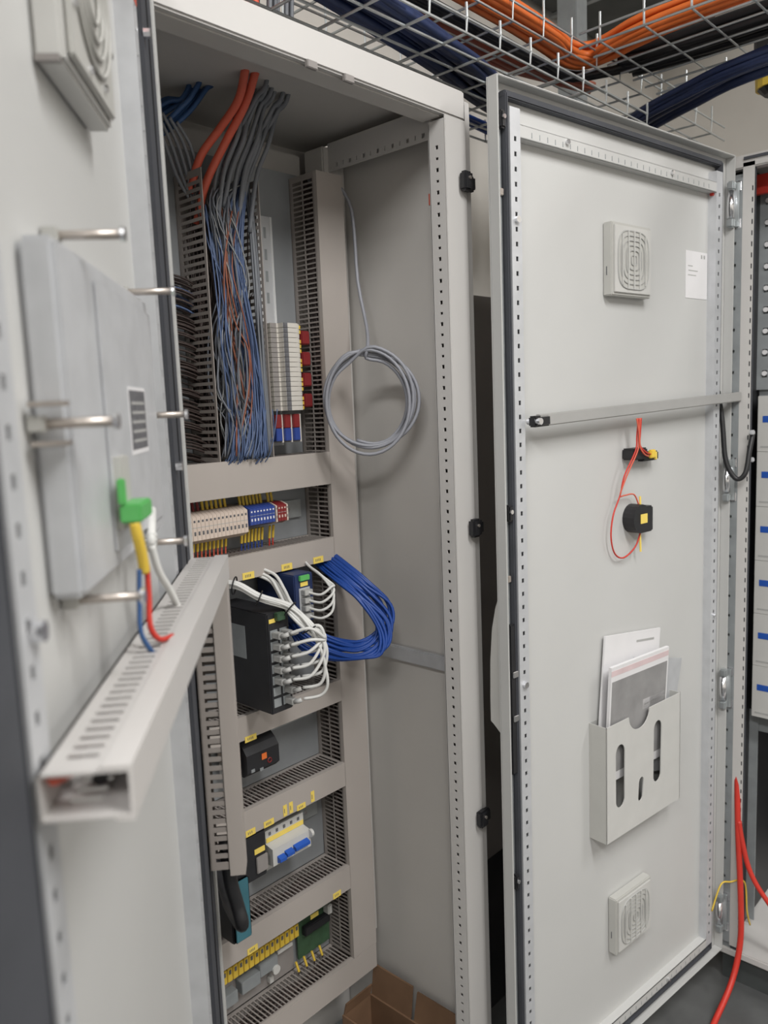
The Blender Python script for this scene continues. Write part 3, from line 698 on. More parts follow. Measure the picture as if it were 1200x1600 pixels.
for k in range(6): marked_wire(0.262+k*0.0096, True, 'wire_pale', 'yellow', 'yellow-sleeved wire above the beige terminals, %s from the left' % ORD[k], 'yellow sleeves above the beige terminals')
for k in range(10): marked_wire(0.230+k*0.0086, False, 'red_orange', 'yellow', 'yellow-sleeved wire below the beige terminals, %s from the left' % ORD[k], 'yellow sleeves below the beige terminals')
for k in range(7): marked_wire(0.343+k*0.0080, True, 'blue_term', 'yellow', 'yellow-sleeved wire above the blue terminals, %s from the left' % ORD[k], 'yellow sleeves above the blue terminals')
for k in range(7): marked_wire(0.343+k*0.0080, False, 'blue_term', 'yellow', 'yellow-sleeved blue wire below the blue terminals, %s from the left' % ORD[k], 'yellow sleeves below the blue terminals')
for k in range(2): marked_wire(0.409+k*0.0085, True, 'red', 'yellow', 'yellow-sleeved wire above the red terminals, %s from the left' % ORD[k], 'yellow sleeves above the red terminals')
for k in range(2): marked_wire(0.409+k*0.0085, False, 'red', 'yellow', 'yellow-sleeved wire below the red terminals, %s from the left' % ORD[k], 'yellow sleeves below the red terminals')

# yellow labels stuck to ducts and devices
def ylabel(x, y, z, w_, h, label):
    t = thing('yellow_label', label, 'label', (x, y, z))
    tp = box(0, w_, -0.0008, 0.0, 0, h).build('tape', 'yellow_label', t)
    n = max(2, int(w_/0.006)) if w_ > h else 1
    for k in range(n):
        a = w_*(0.22+0.56*k/max(n, 1))
        box(a, a+0.0014, -0.0011, -0.0008, h*0.3, h*0.7).build('printed_letter', 'print_dark', tp)
YF = YP-DD-0.0022
ylabel(0.306, YF, 1.2605, 0.026, 0.0125, 'yellow label on the duct above the white cable bundle')
ylabel(0.396, YF, 1.2605, 0.026, 0.0125, 'yellow label on the duct above the small blue switch')
ylabel(0.476, YF, 1.2605, 0.026, 0.0125, 'yellow label on the duct beside the blue cables')
ylabel(0.288, YF, 0.962, 0.026, 0.011, 'yellow label just above the black relay')
for i, (x, w_, h) in enumerate(((0.276, 0.022, 0.012), (0.318, 0.024, 0.012), (0.366, 0.009, 0.022), (0.381, 0.009, 0.022), (0.400, 0.022, 0.011), (0.437, 0.009, 0.022))):
    ylabel(x, YF, 0.784+(0.0 if w_ > h else 0.003), w_, h, 'yellow tag on the duct above the breaker, %s from the left' % ('first', 'second', 'third', 'fourth', 'fifth', 'sixth')[i])
ylabel(0.482, YF, 0.5565, 0.022, 0.012, 'yellow label above the green circuit board')
ylabel(0.262, YF, 0.5565, 0.024, 0.012, 'yellow label above the row of yellow connectors')

# black managed switch with plugs and white cables
sx0, sx1, sy = 0.293, 0.342, 0.172
t = thing('network_switch', 'tall black network switch packed with white patch cables', 'network switch', (sx0, YP-0.009, 1.032))
D = YP-0.009-sy
cs = box(0, sx1-sx0, -D, 0, 0, 0.180).build('case', 'blackbox', t, bevel=0.002)
box(-0.0006, 0, -D+0.008, -D+0.050, 0.09, 0.150).build('side_label', 'galv_dark', t).location = (0, 0.055, 0)
box(0.004, 0.018, -D-0.0012, -D, 0.163, 0.170).build('yellow_tag', 'yellow_label', t)
box(0.016, 0.034, -D-0.010, -D, 0.166, 0.180).build('green_plug', 'green_pcb', t, bevel=0.001)
for r_ in range(7):
    for c_ in range(2):
        box(0.005+c_*0.021, 0.021+c_*0.021, -D-0.0015, -D, 0.012+r_*0.0205, 0.027+r_*0.0205).build('port', 'galv_dark', cs)
def Ux(i, n): return i/(n-1) if n > 1 else 0
ports = [(r_, c_) for r_ in range(7) for c_ in range(2) if r_ >= 2 or c_ == 1]
for i, (r_, c_) in enumerate(ports):
    px_, pz = sx0+0.013+c_*0.021, 1.032+0.0195+r_*0.0205
    p = thing('patch_plug', 'clear network plug in the front of the black switch', 'plug', (px_, sy-0.0016, pz), group='clear plugs in the black switch')
    box(-0.0058, 0.0058, -0.020, 0, -0.0052, 0.0052).build('plug_shell', 'clear_plug', p, bevel=0.001)
    MB().tube([(0, -0.019, 0), (0.003, -0.026, 0.0015), (0.008, -0.030, 0.004)], 0.0044, 7).build('boot', 'clear_plug', p, smooth=True)
    o = (random.uniform(-.006, .006), random.uniform(-.006, .006), random.uniform(-.007, .007))
    def q(x, y, z, s_=1.0): return (x+o[0]*s_, y+o[1]*s_, z+o[2]*s_)
    st = [q(0.235, 0.25, 1.262), q(0.262, 0.215, 1.264), q(0.290, 0.185, 1.240)] if i % 3 else [q(0.350, 0.262, 1.268), q(0.362, 0.235, 1.256), q(0.352, 0.200, 1.236)]
    cable('patch_cable', st+[q(0.335, 0.158, 1.216), q(0.352, 0.128, 1.182), q(0.366, 0.110, min(1.165, pz+0.050), .8), (px_+0.034+o[0]*.5, sy-0.056+o[1]*.4, pz+0.012), (px_+0.010, sy-0.034, pz+0.005)],
          0.0030, 'cable_white', 'white patch cable arching over to the front of the black switch', 'cable', 'white patch cables on the black switch')
for i, (p, rr, ax) in enumerate((((0.262, 0.215, 1.264), 0.015, (1, -1.3, -.3)), ((0.290, 0.185, 1.240), 0.0135, (1, -.9, -.7)), ((0.335, 0.158, 1.216), 0.0135, (.6, -1, -1)), ((0.350, 0.128, 1.180), 0.013, (.3, -.6, -1.2)))):
    a = Vector(ax).normalized(); e1 = a.cross(Vector((0, 0, 1))).normalized(); e2 = a.cross(e1); c0 = Vector(p)
    tag(MB().tube([c0+(e1*math.cos(k*math.pi/8)+e2*math.sin(k*math.pi/8))*rr for k in range(16)], 0.0014, 5, closed=True).build('cable_tie', 'black'),
        'black cable tie around the white cables, %s from the left' % ('first', 'second', 'third', 'fourth')[i], 'cable tie')
# small blue switch
t = thing('small_switch', 'small blue network switch with four white cables', 'network switch', (0.392, YP-0.009, 1.165))
box(0, 0.046, -0.110, 0, 0, 0.092).build('case', 'navy', t, bevel=0.002)
box(0.010, 0.036, -0.1115, -0.1101, 0.006, 0.066).build('port_panel', 'galv_light', t)
box(0.010, 0.034, -0.116, -0.1101, 0.080, 0.090).build('green_plug', 'green', t, bevel=0.001)
box(0.014, 0.032, -0.1112, -0.1101, 0.069, 0.077).build('yellow_tag', 'yellow_label', t)
for k in range(4): box(0.013, 0.033, -0.124, -0.1116, 0.009+k*0.0148, 0.019+k*0.0148).build('plug', 'clear_plug', t, bevel=0.001)
for k in range(4):
    z = 1.179+k*0.0148
    cable('patch_cable', [(0.415, 0.200, z), (0.425, 0.176, z-0.003), (0.442, 0.165, z+0.010), (0.448+k*0.001, 0.170, 1.222+k*0.004), (0.445, 0.195, 1.250), (0.452, 0.235, 1.262), (0.466, 0.27, 1.272)], 0.0026, 'cable_white', 'white cable curving out of the small blue switch', 'cable', 'white cables on the blue switch')
# blue patch cables
for k in range(22):
    a = random.uniform(0, 6.28); rr = 0.018*math.sqrt(random.random()); o = (rr*math.cos(a), rr*math.sin(a)*0.7, rr*math.sin(a+1))
    f = random.uniform(-1, 1)
    def q(x, y, z, s_=1.0): return (x+o[0]*s_, y+o[1]*s_, z+o[2]*s_)
    cable('patch_cable', [q(0.520, 0.290, 1.276), q(0.523, 0.262, 1.258), q(0.520, 0.215, 1.238), q(0.530, 0.172, 1.208), q(0.552+f*.006, 0.140, 1.160+f*.01, 1.2), q(0.543+f*.006, 0.135, 1.118+f*.008, 1.2), q(0.510, 0.160, 1.098, .9), q(0.480, 0.215, 1.100+f*.01, .8), q(0.450, 0.262, 1.125+f*.02, .7), q(0.442, 0.285, 1.16+f*.02, .6)],
          0.0033, 'blue', 'blue patch cable looping out in front of the right duct', 'cable', 'blue patch cables')
# module row 4: black relay
t = thing('black_relay', 'black relay module with orange dot on the fourth rail', 'relay', (0.290, YP-0.009, 0.886))
MB().prism([(0, 0), (-0.050, 0.0), (-0.062, 0.010), (-0.062, 0.044), (-0.052, 0.056), (-0.030, 0.074), (0, 0.074)], 0.006, 0.082, 'x').build('case', 'blackbox', t)
box(0.040, 0.052, -0.0632, -0.0621, 0.026, 0.038).build('orange_lamp', 'orange', t, bevel=0.0005)
MB().tube([(0.058+0.0045*math.cos(k*.7854), -0.0628, 0.020+0.0045*math.sin(k*.7854)) for k in range(8)], 0.0012, 5, closed=True).build('red_ring', 'red_term', t)
box(0.014, 0.022, -0.0634, -0.0621, 0.010, 0.016).build('terminal_screw', 'galv_dark', t); box(0.034, 0.042, -0.0634, -0.0621, 0.006, 0.012).build('terminal_screw', 'galv_dark', t)
t = thing('end_clamp', 'off-white end clamp left of the black relay', 'terminal', (0.284, YP-0.009, 0.882))
box(-0.010, 0.005, -0.054, 0, 0.030, 0.074).build('clamp_top', 'terminal_beige', t, bevel=0.002); box(-0.008, 0.004, -0.05, 0, 0.0, 0.028).build('clamp_foot', 'plastic_white', t, bevel=0.002)
# row 5: breaker
t = thing('circuit_breaker', 'white circuit breaker with blue levers and yellow strip', 'circuit breaker', (0.336, YP-0.009, 0.680))
MB().prism([(0, 0), (-0.046, 0.0), (-0.046, 0.016), (-0.070, 0.018), (-0.070, 0.052), (-0.050, 0.056), (-0.050, 0.082), (0, 0.082)], 0.0, 0.096, 'x').build('case', 'plastic_white', t)
box(0.001, 0.095, -0.0512, -0.0501, 0.058, 0.067).build('yellow_strip', 'yellow_label', t)
for k in range(5): box(0.008+k*0.018, 0.013+k*0.018, -0.0512, -0.0501, 0.071, 0.077).build('terminal_hole', 'print_dark', t)
for x0, x1, z0 in ((0.010, 0.026, 0.021), (0.028, 0.046, 0.024), (0.050, 0.068, 0.026), (0.068, 0.086, 0.026)):
    MB().prism([(-0.0702, z0), (-0.080, z0+0.004), (-0.080, z0+0.010), (-0.0702, z0+0.014)], x0, x1, 'x').build('lever', 'blue_mark', t)
MB().cyl((0.092, -0.072, 0.046), (0.098, -0.072, 0.046), 0.008, 12).build('side_knob', 'plastic_white', t)
t = thing('power_supply', 'black device with a yellow tag beside the circuit breaker', 'power supply', (0.245, YP-0.009, 0.690))
box(0, 0.078, -0.068, 0, 0, 0.092).build('case', 'blackbox', t, bevel=0.003)
box(0.050, 0.074, -0.0692, -0.0681, 0.050, 0.060).build('yellow_tag', 'yellow_label', t)
box(0.052, 0.078, -0.072, -0.0681, 0.012, 0.044).build('terminal_front', 'terminal_grey', t, bevel=0.001)
t = thing('teal_relay', 'teal fronted relay hanging under the narrow duct', 'relay', (0.188, YP-0.009, 0.648))
box(0, 0.038, -0.138, 0, 0, 0.120).build('case', 'black', t, bevel=0.003)
box(0.001, 0.037, -0.144, -0.1382, 0.003, 0.116).build('front', 'teal', t, bevel=0.003)
box(0.003, 0.016, -0.1455, -0.1441, 0.060, 0.074).build('yellow_mark', 'yellow_label', t); box(0.003, 0.015, -0.1456, -0.1441, 0.076, 0.084).build('red_mark', 'red_orange', t)
# row 6: circuit boards with yellow connectors
t = thing('relay_board', 'long circuit board with a row of yellow screw connectors', 'circuit board', (0.205, YP-0.006, 0.402))
bd = box(0, 0.222, -0.003, 0, 0, 0.122).build('board', 'terminal_grey', t)
for k in range(17): box(0.002+k*0.0128, 0.0136+k*0.0128, -0.030, -0.0031, 0.086, 0.114).build('yellow_connector', 'yellow', bd, bevel=0.001)
for k in range(17): box(0.0055+k*0.0128, 0.0100+k*0.0128, -0.031, -0.0301, 0.102, 0.110).build('screw_hole', 'print_dark', bd)
for x, z in ((0.02, 0.03), (0.075, 0.036), (0.120, 0.046)): box(x, x+0.045, -0.024, -0.0031, z, z+0.026).build('relay_can', 'galv_dark', t, bevel=0.001)
MB().cyl((0.158, -0.003, 0.044), (0.158, -0.028, 0.044), 0.009, 14).build('white_knob', 'plastic_white', t)
box(0.172, 0.212, -0.016, -0.0031, 0.062, 0.070).build('white_connector', 'plastic_white', t, bevel=0.001)
box(0.150, 0.160, -0.014, -0.0031, 0.010, 0.024).build('white_jumper', 'plastic_white', t, bevel=0.001)
t = thing('green_board', 'dark green circuit board in the bottom row by the right duct', 'circuit board', (0.440, YP-0.006, 0.412))
box(0, 0.090, -0.003, 0, 0, 0.128).build('board', 'green_pcb', t)
box(0.004, 0.086, -0.020, -0.0031, 0.094, 0.118).build('upper_connector', 'green_pcb', t, bevel=0.002)
box(0.012, 0.084, -0.016, -0.0031, 0.050, 0.070).build('dark_connector', 'blackbox', t, bevel=0.002)
box(0.024, 0.046, -0.0212, -0.0201, 0.086, 0.096).build('yellow_tag', 'yellow_label', t)
box(0.074, 0.086, -0.022, -0.0031, 0.070, 0.092).build('white_connector', 'plastic_white', t, bevel=0.002)
for k in range(4):
    t = thing('marked_wire', 'yellow-sleeved wire below the green circuit board, %s from the left' % ORD[k], 'wire', (0.425+k*0.022, 0.312, 0.420), group='yellow sleeves in the bottom row')
    MB().cyl((0, 0, 0), (0.002, -0.006, -0.020), 0.0026, 6).build('sleeve', 'yellow', t)
    MB().cyl((0.002, -0.006, -0.019), (0.003, -0.004, -0.030), 0.0013, 5).build('wire', 'wire_brown', t)

# ------------------------------------------------------------------ cables entering the roof and tangled wires
for i, pts in enumerate(([(0.345, 0.20, 2.30), (0.325, 0.17, 2.13), (0.312, 0.165, 2.095), (0.318, 0.195, 2.058), (0.311, 0.238, 2.024), (0.292, 0.272, 1.983), (0.285, 0.30, 1.93)],
                         [(0.365, 0.20, 2.30), (0.345, 0.17, 2.13), (0.330, 0.165, 2.091), (0.334, 0.200, 2.054), (0.321, 0.242, 2.002), (0.299, 0.272, 1.940), (0.295, 0.30, 1.88)])):
    cable('orange_cable', pts, 0.0068, 'salmon' if False else 'red_orange', 'thick orange cable dropping from the roof into the open duct, %s one' % ('left', 'right')[i], 'cable', n=10)
for k in range(14):
    a = k/13.0; j = random.uniform(-1, 1)
    x0 = 0.350+a*0.085; y0_ = 0.165+0.06*random.random()
    cable('sheathed_cable', [(x0+0.02, y0_, 2.30), (x0, y0_, 2.105), (x0-0.008, y0_+0.025, 2.070), (0.335+a*0.065, 0.235+j*0.012, 2.02-0.01*a), (0.318+a*0.072, 0.258+j*0.012, 1.962), (0.310+a*0.070, 0.272+j*.01, 1.90+random.uniform(-.04, .01))],
          0.0042, 'cable_dkgrey', 'grey sheathed cable fanning down from the cabinet roof', 'cable', 'grey cables from the roof')
for k in range(14):
    a = random.uniform(-1, 1); b = random.uniform(-1, 1)
    cable('roof_cable', [(0.335+a*.03, 0.28+b*.012, 2.30), (0.315+a*.03, 0.265+b*.014, 2.125), (0.290+a*.022, 0.27+b*.016, 2.082+a*.01), (0.262+a*.016, 0.285+b*.016, 2.058+b*.014), (0.215+a*.01, 0.30+b*.012, 2.02+b*.02), (0.15, 0.305+b*.01, 1.97+b*.02)],
          0.0040, 'blue_dim', 'dim blue cable sagging under the roof behind the orange ones', 'cable', 'blue cables under the roof')
for k in range(5):
    cable('grey_cord', [(0.190+k*.013, 0.26, 2.04-k*.004), (0.225+k*.013, 0.275, 1.995), (0.262+k*.010, 0.295, 1.945), (0.30, 0.30, 1.90)], 0.003, 'cable_dkgrey', 'thin grey cord entering the open duct from the left', 'cable', 'thin grey cords at the duct top')

def tangle(name, label, count, m, r0, r1, zr=(1.478, 1.95), xr=(0.283, 0.389), yr=(0.245, 0.322), wob=0.012, drift=0.5, seed=1, xbias=0.0):
    random.seed(seed); mb = MB()
    for k in range(count):
        zt = random.uniform(zr[0]+0.25, zr[1]); zb = random.uniform(zr[0], zr[0]+0.10)
        x = random.uniform(*xr); y = random.uniform(*yr); n = 8; pts = []
        xt = min(xr[1], max(xr[0], x+random.uniform(-1, 1)*drift*0.09+xbias)); yt = random.uniform(*yr)
        ph = random.uniform(0, 6.28); fr = random.uniform(1.0, 2.6); am = random.uniform(0.3, 1.0)*wob
        for i in range(n):
            t_ = i/(n-1)
            xx = x+(xt-x)*t_+am*math.sin(ph+fr*3.1*t_); yy = y+(yt-y)*t_+am*math.cos(ph*1.7+fr*2.3*t_)
            pts.append((min(xr[1]+0.004, max(xr[0]-0.002, xx)), min(0.324, max(yr[0]-0.012, yy)), zt+(zb-zt)*t_))
        mb.tube(spline(pts, 3), random.uniform(r0, r1), 4)
    return tag(mb.build(name, m, smooth=True), label, 'wires', kind='stuff')
tangle('wire_tangle', 'dark brown wires packed deep in the open duct', 120, 'wire_brown', 0.0012, 0.0019, yr=(0.285, 0.325), seed=11)
def bundle(name, label, count, m, r0, r1, path, spread, seed, loose=0.35):
    random.seed(seed); mb = MB()
    for k in range(count):
        a = random.uniform(0, 6.28); rr = math.sqrt(random.random()); ox, oy = rr*math.cos(a), rr*math.sin(a); pts = []
        for i, (x, y, z) in enumerate(path):
            sp = spread[i] if isinstance(spread, (list, tuple)) else spread
            w1, w2 = random.uniform(-1, 1)*loose, random.uniform(-1, 1)*loose
            pts.append((min(0.391, max(0.280, x+(ox+w1)*sp)), min(0.324, max(0.238, y+(oy+w2)*sp*0.7)), z+random.uniform(-.006, .006)))
        mb.tube(spline(pts, 4), random.uniform(r0, r1), 4)
    return tag(mb.build(name, m, smooth=True), label, 'wires', kind='stuff')
PB = [(0.375, 0.272, 1.955), (0.354, 0.264, 1.900), (0.338, 0.256, 1.825), (0.346, 0.254, 1.750), (0.356, 0.253, 1.673), (0.362, 0.252, 1.584), (0.358, 0.250, 1.520), (0.348, 0.250, 1.478)]
PG = [(0.350, 0.272, 1.950), (0.325, 0.266, 1.915), (0.322, 0.260, 1.865), (0.336, 0.258, 1.782), (0.318, 0.258, 1.690), (0.312, 0.256, 1.600), (0.322, 0.254, 1.540), (0.318, 0.252, 1.478)]
PR = [(0.388, 0.276, 1.960), (0.386, 0.268, 1.90), (0.384, 0.262, 1.80), (0.385, 0.260, 1.70), (0.386, 0.258, 1.60), (0.386, 0.256, 1.478)]
bundle('wire_tangle', 'slate blue wires hanging down the right half of the open duct', 50, 'wire_blue', 0.0012, 0.0019, PB, [0.016, 0.018, 0.016, 0.014, 0.014, 0.016, 0.022, 0.030], 13)
bundle('wire_tangle', 'slate grey wires tumbling down the open duct', 30, 'wire_grey', 0.0013, 0.0022, PG, [0.018, 0.02, 0.018, 0.022, 0.026, 0.028, 0.026, 0.026], 12, 0.6)
bundle('wire_tangle', 'grey wires along the right wall of the open duct', 12, 'cable_dkgrey', 0.0018, 0.0028, PR, 0.006, 21)
bundle('wire_tangle', 'few orange and red wires among the grey ones', 9, 'wire_orange', 0.0012, 0.0016, [(0.335, 0.262, 1.90), (0.318, 0.252, 1.80), (0.316, 0.250, 1.72), (0.330, 0.250, 1.66), (0.328, 0.249, 1.58), (0.312, 0.249, 1.478)], 0.016, 14, 0.7)
bundle('wire_tangle', 'pale grey wires on the front of the tangle', 12, 'wire_pale', 0.0010, 0.0015, PG, 0.026, 15, 0.8)
bundle('wire_tangle', 'few blue loops at the left wall of the open duct', 8, 'wire_blue', 0.0012, 0.0018, [(0.300, 0.28, 1.90), (0.292, 0.262, 1.84), (0.300, 0.255, 1.76), (0.296, 0.254, 1.68), (0.302, 0.252, 1.60), (0.296, 0.25, 1.478)], 0.012, 22, 0.7)
random.seed(17); mb = MB()
for k in range(110):
    z = random.uniform(1.48, 1.80); y = random.uniform(0.306, 0.326)
    mb.tube(spline([(0.10, y, z+random.uniform(-.02, .02)), (0.18, y, z), (0.255, y-0.01, z-0.01), (0.30, y-0.01, z-0.03)], 4), random.uniform(.0014, .0024), 4)
tag(mb.build('side_wires', 'wire_brown', smooth=True), 'dark wires crossing behind the open duct from the left', 'wires', kind='stuff')
random.seed(18); mb = MB()
for k in range(6):
    z = random.uniform(1.735, 1.775); y = random.uniform(0.295, 0.315)
    mb.tube(spline([(0.10, y, z), (0.18, y, z+.004), (0.255, y, z-0.004), (0.29, y, z-0.02)], 4), random.uniform(.0016, .0026), 4)
tag(mb.build('side_wires', 'wire_blue', smooth=True), 'blue wires crossing the slotted wall at the left', 'wires', kind='stuff')
random.seed(19)
mb = MB()
for k in range(34):
    x = random.uniform(0.295, 0.388); y = random.uniform(0.245, 0.262)
    mb.tube(spline([(x+random.uniform(.0, .03), y, 1.56), (x+random.uniform(-.01, .02), y-0.006, 1.52), (x-random.uniform(0, .02), y-.004, 1.478), (x-.02, y+.02, 1.45)], 4), random.uniform(.0009, .0014), 4)
tag(mb.build('wire_ends', 'wire_blue', smooth=True), 'fine blue wires fanning into the wide duct', 'wires', kind='stuff')
random.seed(23)
# grey coiled cable on the right wall
cpt = Vector((0.549, 0.150, 1.570)); h_ = Vector((0.70, -0.70, 0.0)).normalized(); n_ = Vector((-0.7, -0.7, 0)).normalized(); up = Vector((0, 0, 1))
pts = [(0.548, 0.29, 1.992), (0.585, 0.262, 1.992), (0.612, 0.245, 1.955), (0.616, 0.238, 1.90), (0.607, 0.225, 1.80), (0.590, 0.19, 1.71), cpt+up*0.098+h_*0.0]
TURNS = 5; N = 14
for k in range(TURNS*N+9):
    a = math.pi/2-2*math.pi*k/N
    tt = k//N
    rx = 0.081+0.0045*((tt*2) % 5-2)*0.8; rz = 0.089+0.0045*((tt*3) % 5-2)*0.8
    cx = 0.004*((tt*7) % 3-1); cz = 0.004*((tt*5) % 3-1)
    pts.append(cpt+h_*(rx*math.cos(a)+cx)+up*(rz*math.sin(a)+cz)+n_*(0.004*((tt*3) % 5-2)+0.004*math.sin(a*1.0+tt)))
cable('coiled_cable', pts, 0.0034, 'cable_grey', 'grey cable hanging coiled into a ring on the right inner wall', 'cable', n=7, seg=3)

# cardboard at the cabinet bottom
t = thing('cardboard_box', 'open brown cardboard box on the cabinet floor', 'box', (0.545, 0.06, ZB+0.0045))
W_, D_, H_ = 0.090, 0.25, 0.118
for a in ((0, W_, 0, 0.004, 0, H_), (0, W_, D_-0.004, D_, 0, H_), (0, 0.004, 0.004, D_-0.004, 0, H_), (W_-0.004, W_, 0.004, D_-0.004, 0, H_)): box(*a).build('box_wall', 'cardboard', t)
box(0.004, W_-0.004, 0.004, D_-0.004, 0, 0.004).build('box_bottom', 'cardboard', t)
MB().prism([(W_, H_), (W_+0.004, H_), (W_+0.018, H_+0.060), (W_+0.014, H_+0.060)], 0.004, 0.118, 'y').build('flap', 'cardboard', t)
MB().prism([(W_, H_), (W_+0.004, H_), (W_+0.014, H_+0.070), (W_+0.010, H_+0.070)], 0.128, D_-0.004, 'y').build('flap', 'cardboard', t)
MB().prism([(D_, H_), (D_-0.004, H_), (D_-0.012, H_+0.03), (D_-0.008, H_+0.03)], 0.004, W_-0.004, 'x').build('flap', 'cardboard', t)

# ------------------------------------------------------------------ cable trays overhead
def tray(label, x0, x1, y0, y1, z, h, axis, step=0.1, nlong=6, tips=True):
    t = thing('cable_tray', label, 'cable tray', (0, 0, 0))
    r = 0.0026
    if axis == 'x':
        for k in range(nlong):
            y = y0+(y1-y0)*k/(nlong-1); MB().cyl((x0, y, z), (x1, y, z), r, 6).build('long_wire', 'galv', t)
        for y in (y0, y1): MB().cyl((x0, y, z+h*0.5), (x1, y, z+h*0.5), r, 6).build('long_wire', 'galv', t)
        me = MB().tube([(0, y0, z+h), (0, y0, z+h*.5), (0, y0+.001, z), (0, y1-.001, z), (0, y1, z+h*.5), (0, y1, z+h)], r, 6).data('cross_wire', 'galv')
        n = int((x1-x0)/step)
        for k in range(n+1): link('cross_wire', me, t).location = (x0+k*step, 0, 0)
    else:
        for k in range(nlong):
            x = x0+(x1-x0)*k/(nlong-1); MB().cyl((x, y0, z), (x, y1, z), r, 6).build('long_wire', 'galv', t)
        for x in (x0, x1): MB().cyl((x, y0, z+h*0.5), (x, y1, z+h*0.5), r, 6).build('long_wire', 'galv', t)
        me = MB().tube([(x0, 0, z+h), (x0, 0, z+h*.5), (x0+.001, 0, z), (x1-.001, 0, z), (x1, 0, z+h*.5), (x1, 0, z+h)], r, 6).data('cross_wire', 'galv')
        n = int((y1-y0)/step)
        for k in range(n+1): link('cross_wire', me, t).location = (0, y0+k*step, 0)
    return t
tray('wire mesh cable tray with orange cables running over the open cabinet', -0.35, 2.05, 0.060, 0.36, 2.310, 0.075, 'x', step=0.115)
tray('lower wire mesh tray with dark blue cables right above the open cabinet', -0.35, 1.35, -0.02, 0.30, 2.185, 0.05, 'x', step=0.1, nlong=7)
tray('wire mesh cable tray crossing towards the right cabinet', 1.16, 1.62, -1.20, 0.05, 2.322, 0.06, 'y', step=0.1, nlong=8)
def run(n, base, spread, r, m, name, label, group, seg=4, zs=None):
    for k in range(n):
        ox, oz = random.uniform(-1, 1)*spread, random.uniform(0, 1)*(zs if zs is not None else spread*0.9)
        pts = []
        for i, (p, d) in enumerate(base):           # d = side direction for the offset
            pts.append((p[0]+d[0]*ox+random.uniform(-.004, .004), p[1]+d[1]*ox+random.uniform(-.004, .004), p[2]+oz+random.uniform(-.003, .003)))
        cable(name, pts, r, m, label, 'cable', group, n=6, seg=seg)
Y_, X_, DG = (0, 1), (1, 0), (0.7, 0.7)
run(24, [((-0.30, 0.105, 2.335), Y_), ((0.50, 0.105, 2.335), Y_), ((0.95, 0.106, 2.335), Y_), ((1.13, 0.114, 2.335), Y_), ((1.235, 0.122, 2.335), DG), ((1.285, 0.098, 2.335), DG), ((1.275, 0.03, 2.335), X_), ((1.255, -0.06, 2.338), X_), ((1.25, -0.25, 2.340), X_), ((1.25, -1.15, 2.340), X_)], 0.027, 0.0082, 'orange', 'orange_cable', 'bright orange cable bending round the tray corner overhead', 'orange cables in the overhead trays', zs=0.040)
run(10, [((-0.30, 0.205, 2.325), Y_), ((0.50, 0.205, 2.325), Y_), ((0.90, 0.212, 2.325), Y_), ((1.15, 0.215, 2.325), Y_), ((1.30, 0.19, 2.325), Y_), ((1.42, 0.16, 2.325), DG)], 0.026, 0.0065, 'salmon', 'dull_red_cable', 'dull red cable behind the bright orange bundle overhead', 'dull red cables overhead', zs=0.02)
run(6, [((-0.30, 0.150, 2.322), Y_), ((0.50, 0.150, 2.322), Y_), ((0.95, 0.152, 2.322), Y_), ((1.16, 0.155, 2.322), Y_), ((1.30, 0.14, 2.322), DG), ((1.38, 0.02, 2.335), X_)], 0.012, 0.0075, 'black', 'black_cable', 'black cable between the orange and the dull red bundles', 'black cables between orange and dull red', zs=0.006)
run(32, [((-0.30, 0.04, 2.197), Y_), ((0.30, 0.05, 2.197), Y_), ((0.47, 0.062, 2.197), Y_), ((0.62, 0.085, 2.197), Y_), ((0.80, 0.115, 2.197), Y_), ((0.95, 0.15, 2.197), Y_), ((1.20, 0.18, 2.20), Y_), ((1.50, 0.17, 2.21), DG)], 0.050, 0.0072, 'navy', 'dark_blue_cable', 'dark blue cable in the lower tray above the cabinet', 'dark blue cables in the lower tray', zs=0.022)
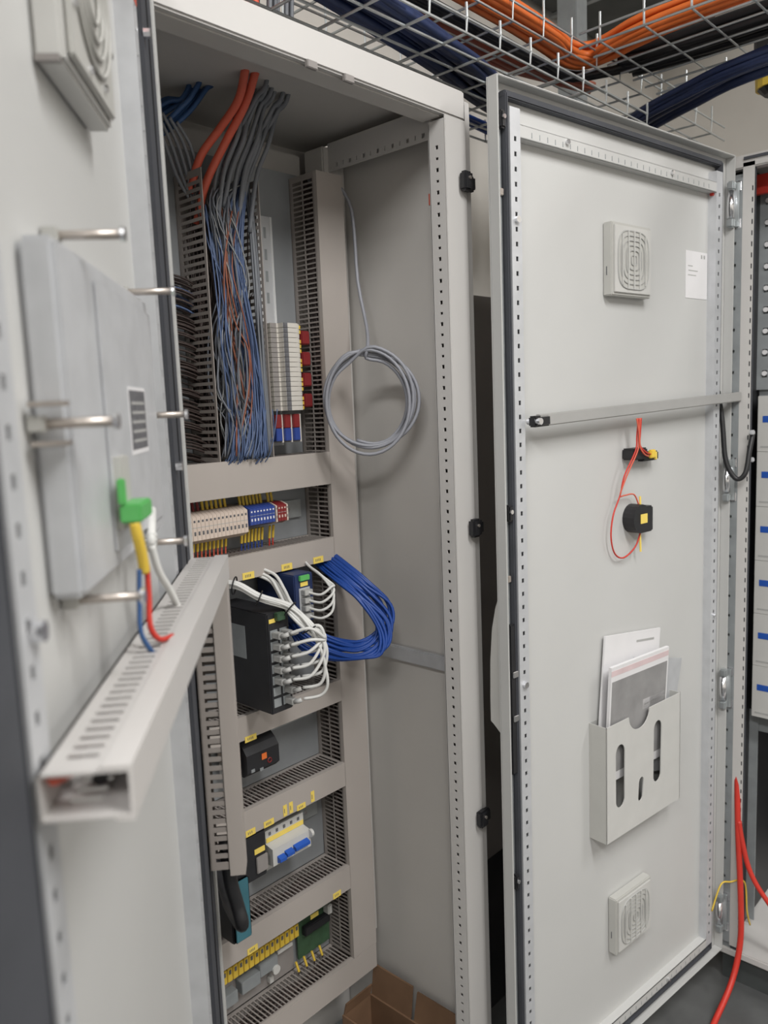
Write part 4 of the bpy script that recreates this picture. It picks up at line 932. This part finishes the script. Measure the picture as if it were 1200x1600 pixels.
run(6, [((-0.30, 0.235, 2.200), Y_), ((0.45, 0.235, 2.200), Y_), ((0.75, 0.24, 2.200), Y_), ((1.20, 0.26, 2.196), Y_)], 0.03, 0.005, 'blue', 'blue_cable', 'brighter blue cable at the rear of the lower tray', 'bright blue cables in the lower tray')
run(16, [((1.37, 0.045, 2.334), X_), ((1.39, -0.06, 2.334), X_), ((1.405, -0.30, 2.334), X_), ((1.405, -1.15, 2.334), X_)], 0.062, 0.010, 'black', 'black_cable', 'black cable beside the orange bundle in the crossing tray', 'black cables in the crossing tray', zs=0.03)
run(16, [((1.60, 0.20, 2.22), DG), ((1.51, 0.07, 2.235), X_), ((1.45, -0.08, 2.245), X_), ((1.40, -0.22, 2.25), X_), ((1.39, -0.45, 2.255), X_), ((1.39, -1.15, 2.26), X_)], 0.050, 0.007, 'navy', 'dark_blue_cable', 'dark blue cable hanging below the crossing tray', 'dark blue cables at the crossing tray', zs=0.03)
tag(box(1.56, 1.62, 0.28, 0.34, 2.10, 3.3).build('tray_support', 'galv_dark', bevel=0.002), 'dark vertical steel channel carrying the cable trays', 'support')
t = thing('ventilation_duct', 'dark square ventilation duct under the ceiling behind the trays', 'ventilation duct', (0, 0, 0))
box(0.9, 2.6, 0.30, 0.62, 2.84, 3.12).build('duct_body', 'dark_struct', t, bevel=0.005)
for x in (1.2, 1.6, 2.0): box(x, x+0.02, 0.29, 0.63, 2.83, 3.125).build('flange', 'galv_dark', t)
t = thing('warning_lamp', 'black and yellow device hanging at the upper right edge', 'device', (1.735, -0.185, 2.385))
MB().cyl((0, 0, 0.0), (0, 0, 0.10), 0.055, 18).build('housing', 'black', t)
MB().cyl((0, 0, -0.07), (0, 0, -0.0005), 0.050, 18, 0.053).build('yellow_body', 'yellow', t, smooth=False)
MB().cyl((0, 0, -0.085), (0, 0, -0.0705), 0.03, 14, 0.045).build('black_tip', 'black', t)
MB().cyl((0, 0, 0.1), (0, 0, 0.94), 0.006, 8).build('stem', 'galv_dark', t)
